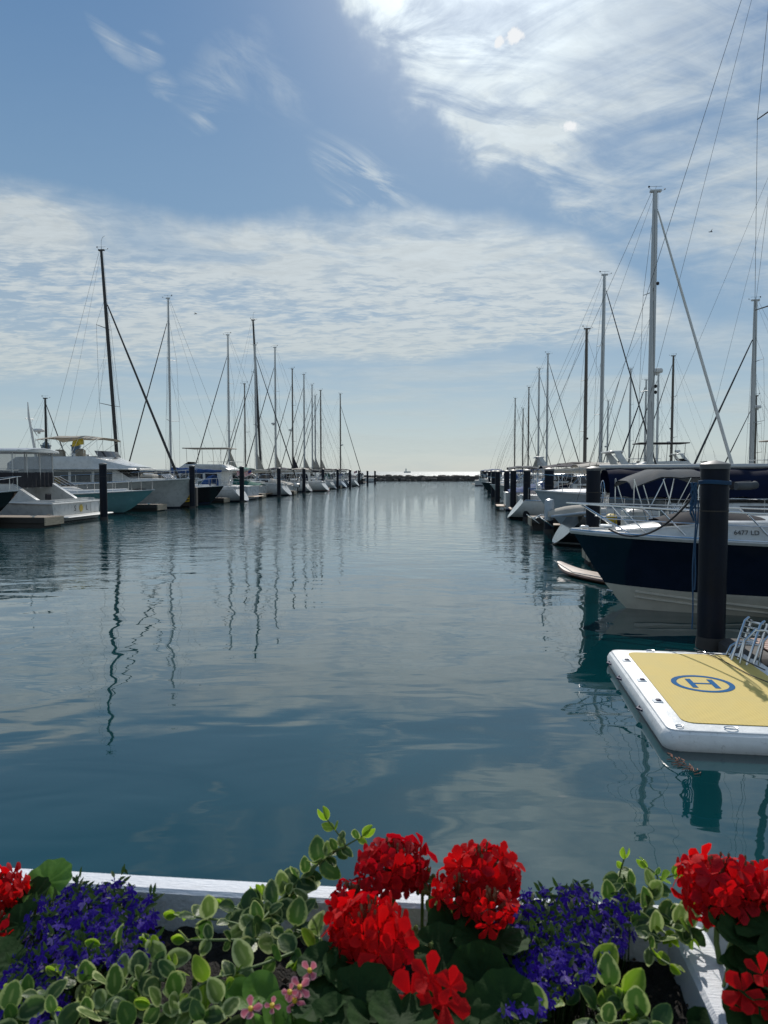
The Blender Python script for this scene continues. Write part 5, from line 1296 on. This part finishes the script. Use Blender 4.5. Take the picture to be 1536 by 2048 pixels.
def frame(nrm, up=Vector((0, 0, 1)), spin=0.0):
    n = Vector(nrm).normalized(); x = up.cross(n)
    if x.length < 1e-3: x = Vector((1, 0, 0))
    x.normalize(); y = n.cross(x)
    x, y = x * cos(spin) + y * sin(spin), -x * sin(spin) + y * cos(spin)
    return x, y, n
def leaf(mb, p, along, nrm, L, W, m=0, fold=.18, curl=.15, shape='oval', nu=6, nv=4):
    """grid leaf starting at p, running along `along`"""
    a = Vector(along).normalized(); n = Vector(nrm); n = (n - a * n.dot(a)); n = n.normalized() if n.length > 1e-4 else a.orthogonal().normalized()
    s_ = a.cross(n); vs = []; at_ = []
    for i in range(nu + 1):
        u = i / nu
        if shape == 'oval': w_ = sin(PI * min(u * .96 + .02, 1)) ** .62 * (1.08 - .25 * u)
        elif shape == 'petal': w_ = (u ** .75) * (1 - max(u - .72, 0) ** 2 * 9.5) * 1.05
        else: w_ = sin(PI * min(u * .94 + .05, 1)) ** .5
        w_ = max(w_, .04)
        for j in range(nv + 1):
            v = -1 + 2 * j / nv
            vs.append(Vector(p) + a * (L * u) + s_ * (W / 2 * w_ * v) + n * (fold * W / 2 * w_ * abs(v) - curl * L * u * u))
            at_.append(max(abs(v) ** 1.3, (abs(2 * u - 1)) ** 3) * .98 + .01)
    fs = [(i * (nv + 1) + j, i * (nv + 1) + j + 1, (i + 1) * (nv + 1) + j + 1, (i + 1) * (nv + 1) + j) for i in range(nu) for j in range(nv)]
    mb.add(vs, fs, m, at_)
def roundleaf(mb, p, nrm, r, m=0, spin=0.0, cup=.25, lobes=9):
    x, y, n = frame(nrm, spin=spin); vs = [Vector(p)]; at_ = [.01]; k = 36
    for q in (.35, .7, 1.0):
        for i in range(k):
            a = 2 * PI * i / k; sc_ = 1 + .07 * abs(sin(a * lobes / 2)) * q - (.55 if i in (0,) else (.25 if i in (1, k - 1) else 0)) * q
            vs.append(Vector(p) + (x * cos(a) + y * sin(a)) * (r * q * sc_) + n * (cup * r * q * q + .05 * r * sin(a * lobes) * q)); at_.append(q * .99)
    fs = [(0, 1 + i, 1 + (i + 1) % k) for i in range(k)]
    for g_ in range(2): fs += [(1 + g_ * k + i, 1 + (g_ + 1) * k + i, 1 + (g_ + 1) * k + (i + 1) % k, 1 + g_ * k + (i + 1) % k) for i in range(k)]
    mb.add(vs, fs, m, at_)
def floret(mb, p, nrm, r, m=0, rr_=rnd, openness=1.0, np_=5):
    x, y, n = frame(nrm, spin=rr_.uniform(0, 6))
    for k in range(np_):
        a = 2 * PI * k / np_ + rr_.uniform(-.15, .15); d = x * cos(a) + y * sin(a)
        al = d * openness + n * (.35 + rr_.uniform(-.2, .3) + (1 - openness))
        leaf(mb, Vector(p) + d * r * .06, al, n + d * rr_.uniform(-.3, .3), r * rr_.uniform(.88, 1.1), r * rr_.uniform(.72, .95), m, rr_.uniform(-.2, .35), rr_.uniform(.0, .4), 'petal', 4, 4)

def geranium(label, heads, leaves, px_leaf=None, small=False):
    base = at(*heads[0][:3]); base = Vector((base.x, base.y + .02, RT - .048))
    root = thing('geranium_plant', label, 'geranium', base, 0, 'red geraniums in the planter')
    rq = random.Random(int(heads[0][0]))
    for hx_, hy_, Yh, wpx, sq, mat in heads:
        c = at(hx_, hy_, Yh); dist = (c - Vector((0, 0, HC))).length; r = wpx / 2 / FPX * dist * 1.0; c = c - base
        fb = MB(); n = int(44 if r > .035 else 22)
        for i in range(n):
            f = (i + .5) / n; th_ = math.acos(1 - 1.72 * f); ph = i * 2.39996 + rq.uniform(-.2, .2)
            d = Vector((sin(th_) * cos(ph), sin(th_) * sin(ph), cos(th_) * sq))
            if i < 4: continue
            rr2 = r * rq.uniform(.55, .9) * (1 + .12 * sin(ph * 2 + hx_) * sin(th_))
            floret(fb, c + d * rr2 * .88, d.normalized() + Vector((rq.uniform(-.35, .35), rq.uniform(-.35, .35) - .1, rq.uniform(-.3, .35))), r * rq.uniform(.32, .46), rq.choice((0, 0, 0, 1, 2)), rq)
        hd_ = fb.build('flower_head', [REDP, REDD, REDO] if mat == 0 else [REDD, REDD, REDP], root, True, 180)
        pd = MB()
        for i in range(n):
            f = (i + .5) / n; th_ = math.acos(1 - 1.72 * f); ph = i * 2.39996
            d = Vector((sin(th_) * cos(ph), sin(th_) * sin(ph), cos(th_) * sq)); pd.tube([c - Vector((0, 0, r * .15)), c + d * r * .6], .0009, 4)
        for i in range(9):
            d = Vector((rq.uniform(-.4, .4), rq.uniform(-.5, .2), 1)).normalized(); q0 = c + d * r * rq.uniform(.6, .8)
            pd.tube([c, q0], .0008, 4); pd.ball(q0, .0019, 6, sc=(.8, .8, 1.6))
        pd.build('flower_buds', STEMR, hd_)
        st_ = MB(); foot = Vector((c.x * .35 + rq.uniform(-.02, .02), min(c.y, 0) * .3 + .0, 0)); st_.tube([foot, foot.lerp(c, .5) + Vector((rq.uniform(-.01, .01), .008, 0)), c - Vector((0, 0, r * .1))], [.0035, .0028, .0022], 7); st_.build('flower_stem', STEM, root)
    lf = MB(); pt_ = MB()
    for lx, ly, LY, wpx, ml in leaves:
        p = at(lx, ly, LY); dist = (p - Vector((0, 0, HC))).length; r = wpx * .4 / FPX * dist; p = p - base
        nr = Vector((rq.uniform(-.4, .4), rq.uniform(-.75, .1), 1)); roundleaf(lf, p, nr, r, ml, rq.uniform(0, 6), rq.uniform(.05, .35))
        pt_.tube([Vector((p.x * .4, p.y * .4, 0)), p - Vector((0, 0, .003))], .0018, 5)
    if leaves: lf.build('leaves', [GERL, GERB], root, True, 180); pt_.build('leaf_stalks', STEM, root)
    return root
geranium('geranium with three scarlet heads in the middle of the planter, one standing above the rim',
         [(792, 1732, .765, 140, .85, 1), (738, 1868, .665, 164, .95, 0), (708, 1800, .745, 104, .9, 1)],
         [(880, 1900, .67, 110, 0), (905, 1855, .70, 110, 0), (720, 2000, .6, 150, 0), (640, 2000, .6, 120, 0), (880, 1815, .74, 60, 1), (930, 1930, .66, 120, 0), (700, 1945, .63, 120, 0), (800, 2040, .57, 130, 0), (640, 1930, .64, 90, 0), (760, 2050, .57, 140, 0), (900, 2010, .6, 120, 0), (680, 2060, .57, 140, 0)])
geranium('geranium with one wide scarlet head just right of the middle',
         [(968, 1750, .735, 136, .95, 0), (915, 1785, .72, 108, .95, 0), (985, 1816, .69, 104, 1.0, 0)],
         [(905, 1832, .73, 60, 1), (1000, 1880, .68, 120, 0), (950, 1870, .68, 100, 0), (960, 1960, .64, 130, 0), (930, 2040, .6, 140, 0), (1010, 2010, .6, 130, 0)])
geranium('geranium with large scarlet heads at the right end of the rim',
         [(1436, 1776, .70, 142, .95, 0), (1492, 1762, .71, 100, .9, 0), (1556, 1800, .69, 110, .95, 0)],
         [(1470, 1870, .66, 120, 0), (1500, 1900, .65, 140, 0), (1510, 1960, .62, 120, 0), (1540, 1860, .66, 130, 0), (1560, 1960, .62, 140, 0), (1530, 2030, .6, 140, 0), (1560, 2060, .59, 110, 0), (1500, 1880, .67, 90, 0)])
geranium('geranium with scarlet heads cut by the left edge of the photo',
         [(-12, 1785, .80, 100, .95, 0), (-14, 1870, .76, 90, .9, 0)],
         [(95, 1765, .82, 100, 1), (60, 1800, .8, 90, 0), (40, 1850, .76, 90, 0), (-20, 1930, .7, 120, 0)])
# two low open flower clusters with large single florets
for lb, cx_, cy_, Y_, wp in (('low scarlet geranium cluster with a few wide open florets at the bottom edge', 856, 1998, .60, 66), ('small scarlet geranium cluster in the bottom right corner', 1520, 1990, .61, 54)):
    b_ = at(cx_, cy_, Y_); base = Vector((b_.x, b_.y + .01, RT - .048))
    root = thing('geranium_plant', lb, 'geranium', base, 0, 'red geraniums in the planter'); rq = random.Random(5)
    fb = MB()
    for dx, dy, s_ in ((-35, -5, 1), (5, -40, .9), (32, 5, 1.05), (12, 42, .9), (-25, 35, .8), (45, -25, .7), (-8, 5, .9)):
        p = at(cx_ + dx, cy_ + dy, Y_ - abs(dx) * .0002) - base; floret(fb, p, Vector((dx * .012, -.75, .8)), wp * .62 * s_ / FPX * .75, 0, rq)
    h_ = fb.build('flower_head', REDP, root, True, 180); s_ = MB(); s_.tube([(0, 0, 0), at(cx_, cy_, Y_ + .01) - base], .0025, 6); s_.build('flower_stem', STEM, root)
# unopened green bud clusters
for cx_, cy_, Y_, lb in ((845, 1762, .76, 'green unopened geranium bud cluster against the white rim'), (838, 1885, .68, 'small green geranium bud cluster between two red flower heads')):
    b_ = at(cx_, cy_, Y_); base = Vector((b_.x, b_.y + .01, RT - .048)); root = thing('geranium_bud_stalk', lb, 'bud cluster', base); c = b_ - base
    fb = MB(); rq = random.Random(9)
    for i in range(16):
        a = i * 2.4; d = Vector((cos(a), sin(a), rq.uniform(-.7, .9))).normalized(); leaf(fb, c, d, Vector((0, 0, 1)), .016, .006, 0, .5, .1)
        fb.ball(c + d * .013, .0028, 6, 0, (1, 1, 1.3))
    fb.build('buds', BUDG, root, True, 180); s_ = MB(); s_.tube([(0, 0, 0), c], .002, 6); s_.tube([(0.006, 0, 0), c + Vector((.008, 0, -.004))], .0016, 6); s_.build('stalk', STEM, root)

sqrt_ = math.sqrt
# lobelia mounds
def lobelia(label, cx_, cy_, Y_, wpx, hpx, n, seed, sprays=14, strays=()):
    c0 = at(cx_, cy_, Y_); base = Vector((c0.x, c0.y, RT - .048)); rq = random.Random(seed)
    root = thing('lobelia_plant', label, 'lobelia', base, 0, 'violet blue lobelia in the planter')
    fl_ = [MB() for _ in range(sprays)]; gr = MB()
    pts = [(rq.gauss(0, .42), rq.gauss(0, .42)) for _ in range(n)]
    cen_ = [(.75 * sqrt_((q_ + .5) / sprays) * cos(q_ * 2.4), .75 * sqrt_((q_ + .5) / sprays) * sin(q_ * 2.4)) for q_ in range(sprays)]
    for i, (a, b) in enumerate(pts):
        if a * a + b * b > 1: a, b = a * .6, b * .6
        px = cx_ + a * wpx / 2; py = cy_ + b * hpx / 2; Yq = Y_ + (-b * hpx / 2) * .00085 + rq.uniform(-.012, .012)
        p = at(px, py, Yq) - base
        if p.z < .004: p.z = .004 + rq.uniform(0, .02)
        nr = Vector((a * .8 + rq.uniform(-.5, .5), -.7 + rq.uniform(-.5, .5), .8 + rq.uniform(-.3, .4))).normalized(); x, y, nn = frame(nr, spin=rq.uniform(-.5, .5))
        r = .0078 * rq.uniform(.75, 1.2); mb = fl_[min(range(sprays), key=lambda q_: (cen_[q_][0] - a) ** 2 + (cen_[q_][1] - b) ** 2)]; mi = 1 if rq.random() < .03 else 0
        for an, ln, wd in ((-90, 1, .72), (-38, .95, .62), (-142, .95, .62), (65, .6, .25), (115, .6, .25)):
            d = x * cos(R(an)) + y * sin(R(an)); leaf(mb, p, d + nn * rq.uniform(0, .35), nn, r * ln, r * wd, mi, .1, .2, 'petal', 3, 2)
        if i % 2 == 0: gr.tube([Vector((p.x * .75, p.y * .75, 0)), p - nn * .003], .0005, 3)
        if i % 2 == 0:
            for k in range(4):
                q0 = p - nn * .008 + Vector((rq.uniform(-.008, .008), rq.uniform(-.008, .008), rq.uniform(-.008, .006))); leaf(gr, q0, Vector((rq.uniform(-1, 1), rq.uniform(-1, 1), rq.uniform(-.1, 1))), nr, .012, .004, 0, .2, .2, 'oval', 3, 2)
    for mb in fl_:
        if mb.v: mb.build('flower_spray', [LOBP, LOBL], root, True, 180)
    gr.build('stems_and_leaves', GERB2, root, True, 180)
lobelia('broad violet blue lobelia mound at the left end of the planter', 185, 1850, .74, 290, 200, 520, 1)
lobelia('loose violet blue lobelia spilling at the bottom left corner', 60, 1960, .68, 200, 180, 260, 2, 8)
lobelia('large violet blue lobelia mound right of the middle', 1120, 1870, .71, 300, 200, 560, 3)
lobelia('shaded lower part of lobelia flowers at the bottom right of the middle', 1050, 1950, .66, 240, 150, 300, 4, 8)
lobelia('few stray lobelia flowers beside the yellow green vine tips', 1245, 1812, .76, 60, 60, 26, 5, 3)
lobelia('tall thin lobelia shoot above the white rim', 1148, 1785, .78, 60, 36, 16, 6, 2)

# variegated trailing vine
def tendril(root, base, pts, rq, lw, step=.02, young=2, r=.0016, lift=.0):
    P = [at(*p) - base for p in pts]; Q = []
    for i in range(len(P) - 1):                 # Catmull-Rom through the way points
        p0, p1, p2, p3 = P[max(i - 1, 0)], P[i], P[i + 1], P[min(i + 2, len(P) - 1)]
        for k in range(8):
            u = k / 8; Q.append(.5 * ((2 * p1) + (p2 - p0) * u + (2 * p0 - 5 * p1 + 4 * p2 - p3) * u * u + (3 * p1 - p0 - 3 * p2 + p3) * u ** 3))
    Q.append(P[-1])
    for q in Q: q.z = max(q.z, .006)
    s_ = MB(); s_.tube(Q, [r * (1 - .45 * i / len(Q)) for i in range(len(Q))], 6); st_ = s_.build('vine_stem', STEM, root)
    lf = MB(); acc = 0; nxt = .3 * step; total = sum((b - a).length for a, b in zip(Q, Q[1:])); k = 0
    for a, b in zip(Q, Q[1:]):
        seg = (b - a).length
        while acc + seg >= nxt:
            p = a.lerp(b, (nxt - acc) / seg); d = (b - a).normalized(); frac = nxt / total; side = d.cross(Vector((0, 0, 1)))
            side = side.normalized() if side.length > .1 else Vector((1, 0, 0)); up = side.cross(d).normalized()
            rot = Matrix.Rotation(k * PI / 2 * .8 + rq.uniform(-.3, .3), 3, d); s1 = rot @ side
            sz = lw * rq.uniform(.6, 1.2) * (1 - .45 * max(frac - .7, 0) / .3)
            for sg in (-1, 1):
                al = s1 * sg + d * rq.uniform(.15, .6) + Vector((0, -.1, .25)); nr = Vector((rq.uniform(-.5, .5), rq.uniform(-.9, -.1), rq.uniform(.5, 1.1)))
                if abs(al.normalized().dot(nr.normalized())) > .85: nr = up + Vector((.2, -.3, 0))
                leaf(lf, p, al, nr, sz * rq.uniform(1.05, 1.3), sz * rq.uniform(.85, 1.05), 1 if frac > 1 - young * .6 * step / total and rq.random() < .75 else rq.choice((0, 0, 0, 2, 3)), rq.uniform(.0, .45), rq.uniform(-.25, .45))
            nxt += step * rq.uniform(.8, 1.25); k += 1
        acc += seg
    tipd = (Q[-1] - Q[-2]).normalized()
    for sg in (-1, 1): leaf(lf, Q[-1], tipd + Vector((sg * .35, 0, .1)), Vector((sg, -.8, .3)), lw * .8, lw * .5, 1, .4, .1)
    lf.build('leaves', [VINCA, VYOUNG, VINCD, VINCP], st_, True, 180)
def vine(label, foot, tendrils, seed, lw=.028, step=.021):
    step *= .84; lw *= .69
    f = at(*foot); base = Vector((f.x, f.y, RT - .048)); rq = random.Random(seed)
    root = thing('variegated_vine', label, 'trailing vine', base, 0, 'variegated vines in the planter')
    for tpts in tendrils: tendril(root, base, tpts, rq, lw, step)
vine('variegated vine with a long shoot rising above the rim left of the red flowers', (510, 1850, .74),
     [[(500, 1870, .72), (560, 1800, .77), (620, 1740, .80), (672, 1700, .80), (690, 1690, .80), (655, 1640, .80)],
      [(520, 1860, .74), (580, 1790, .79), (640, 1725, .80), (725, 1672, .80)],
      [(560, 1880, .71), (600, 1840, .74), (612, 1790, .78), (570, 1760, .82)],
      [(500, 1840, .76), (525, 1800, .79), (520, 1790, .79)]], 11, .030, .020)
vine('variegated vine creeping over bare soil left of the middle', (470, 1900, .70),
     [[(560, 1890, .71), (480, 1850, .74), (400, 1835, .76), (352, 1832, .77)],
      [(600, 1900, .69), (520, 1930, .67), (420, 1960, .655), (380, 1990, .64)],
      [(520, 1880, .71), (440, 1880, .71), (370, 1880, .72)],
      [(560, 1850, .74), (480, 1820, .77), (450, 1810, .78)],
      [(590, 1860, .73), (640, 1880, .71), (600, 1920, .68)]], 12, .030, .024)
vine('dense variegated vine mass along the bottom left', (240, 1990, .64),
     [[(330, 1960, .66), (240, 1960, .66), (180, 1965, .655), (115, 1945, .67)],
      [(200, 2020, .62), (270, 1960, .655), (330, 1920, .685), (300, 1890, .7)],
      [(360, 2030, .61), (350, 1960, .65), (345, 1930, .67)],
      [(120, 2060, .6), (90, 2000, .63), (30, 1980, .65)],
      [(300, 2070, .595), (220, 2040, .61), (130, 2030, .62)],
      [(420, 2070, .595), (380, 2020, .62), (300, 2010, .625)],
      [(210, 1930, .68), (250, 1895, .70), (200, 1890, .70)],
      [(40, 2070, .595), (20, 2030, .62), (-20, 2000, .63)],
      [(450, 2040, .61), (440, 1990, .635), (470, 1950, .66)]], 13, .028, .018)
vine('variegated vine with yellow green tips reaching over the rim right of the lobelia', (1290, 1860, .72),
     [[(1260, 1850, .75), (1270, 1790, .80), (1240, 1760, .82), (1248, 1718, .82)],
      [(1280, 1840, .76), (1300, 1790, .80), (1315, 1755, .82), (1295, 1735, .83)],
      [(1290, 1840, .76), (1310, 1770, .81), (1350, 1750, .81)],
      [(1230, 1830, .77), (1215, 1790, .80), (1250, 1775, .81)],
      [(1340, 1850, .74), (1365, 1815, .77), (1400, 1815, .76)],
      [(1290, 1880, .71), (1320, 1860, .73), (1340, 1880, .71)], [(1320, 1850, .745), (1370, 1850, .74), (1385, 1880, .72)], [(1350, 1830, .76), (1390, 1860, .735), (1430, 1850, .74)],
      [(1320, 1870, .72), (1300, 1900, .70), (1340, 1930, .68)],
      [(1480, 1850, .72), (1510, 1830, .735), (1545, 1860, .72)]], 14, .026, .018)
vine('variegated vine along the bottom edge below the right lobelia', (1180, 2000, .63),
     [[(1230, 2060, .6), (1170, 1990, .635), (1120, 1950, .66), (1140, 1915, .69)],
      [(1250, 2020, .62), (1210, 1960, .65), (1180, 1920, .68)],
      [(1300, 2080, .59), (1260, 2010, .625), (1230, 1960, .65)],
      [(1060, 2080, .59), (1080, 2020, .62), (1110, 1990, .635)],
      [(1320, 2070, .595), (1290, 2030, .615), (1260, 2000, .63)],
      [(1000, 2070, .595), (1020, 2050, .605), (1050, 2030, .615)],
      [(1180, 2080, .59), (1200, 2050, .6), (1260, 2040, .61)]], 15, .030, .022)
# begonia
for lb, cl_, lv_ in (('pink begonia with yellow centred flowers near the bottom left of the red geranium', ((620, 1942, .62, 32), (600, 1975, .605, 34), (590, 2002, .60, 36), (502, 2018, .595, 36), (545, 2012, .595, 24), (580, 1985, .60, 24)),
                      ((520, 1985, .64, 60), (560, 2030, .61, 60), (480, 1990, .64, 50), (540, 2055, .6, 70), (600, 2050, .6, 60))),):
    b_ = at(560, 2000, .63); base = Vector((b_.x, b_.y, RT - .048)); root = thing('begonia_plant', lb, 'begonia', base); rq = random.Random(8)
    ce = MB(); st_ = MB(); lf = MB()
    for px, py, Y_, wp in cl_:
        fb = MB(); p = at(px, py, Y_) - base; floret(fb, p, Vector((rq.uniform(-.4, .4), -.8, .7)), wp / 2 / FPX * .8, 0, rq, .9, 4); f_ = fb.build('blossom', PINKP, root, True, 180)
        ce = MB(); ce.ball(p + Vector((0, -.002, .002)), .0025, 6); ce.build('blossom_centre', YEL, f_); st_.tube([(p.x * .5, p.y * .5, 0), p], .0014, 5)
    for px, py, Y_, wp in lv_: roundleaf(lf, at(px, py, Y_) - base, Vector((rq.uniform(-.5, .5), -.5, 1)), wp / 2 / FPX * .8, 0, rq.uniform(0, 6), .3, 3)
    lf.build('leaves', [GERB], root, True, 180); st_.build('stems', STEM, root)
# low dark filler foliage between the plants
gc = MB(); rq = random.Random(21)
for k in range(420):
    x_ = rq.uniform(.03, LN - .05); y_ = rq.uniform(.16, .415); p = pA + ex_ * x_ + ey_ * y_; p.z = RT - .045 + rq.uniform(0, .028)
    if abs(x_ - dx0 - .007) < .03: continue
    d = Vector((rq.uniform(-1, 1), rq.uniform(-1, .3), rq.uniform(.1, .8))); leaf(gc, p, d, Vector((rq.uniform(-.4, .4), -.4, 1)), rq.uniform(.018, .034), rq.uniform(.014, .026), 0 if rq.random() < .75 else 1, .2, .2, 'oval', 4, 4)
g_ = gc.build('ground_foliage', [GERL, VINCA], None, True, 180); tag(g_, 'low dark leaves filling the planter between the flowering plants', 'foliage', kind='stuff')
for o in C.objects:
    if o.type == 'MESH' and not o.data.materials: print('no material', o.name)
print('objects', len(C.objects), 'verts', sum(len(o.data.vertices) for o in C.objects if o.type == 'MESH'))

for o in C.objects:
    if 'label' in o and not 4 <= len(o['label'].split()) <= 16: print('LABEL', len(o['label'].split()), o.name, o['label'])
_l = {}
for o in C.objects:
    if 'label' in o and o.parent is None: _l.setdefault(o['label'], []).append(o.name)
for k, v in _l.items():
    if len(v) > 1: print('DUP', k, v)
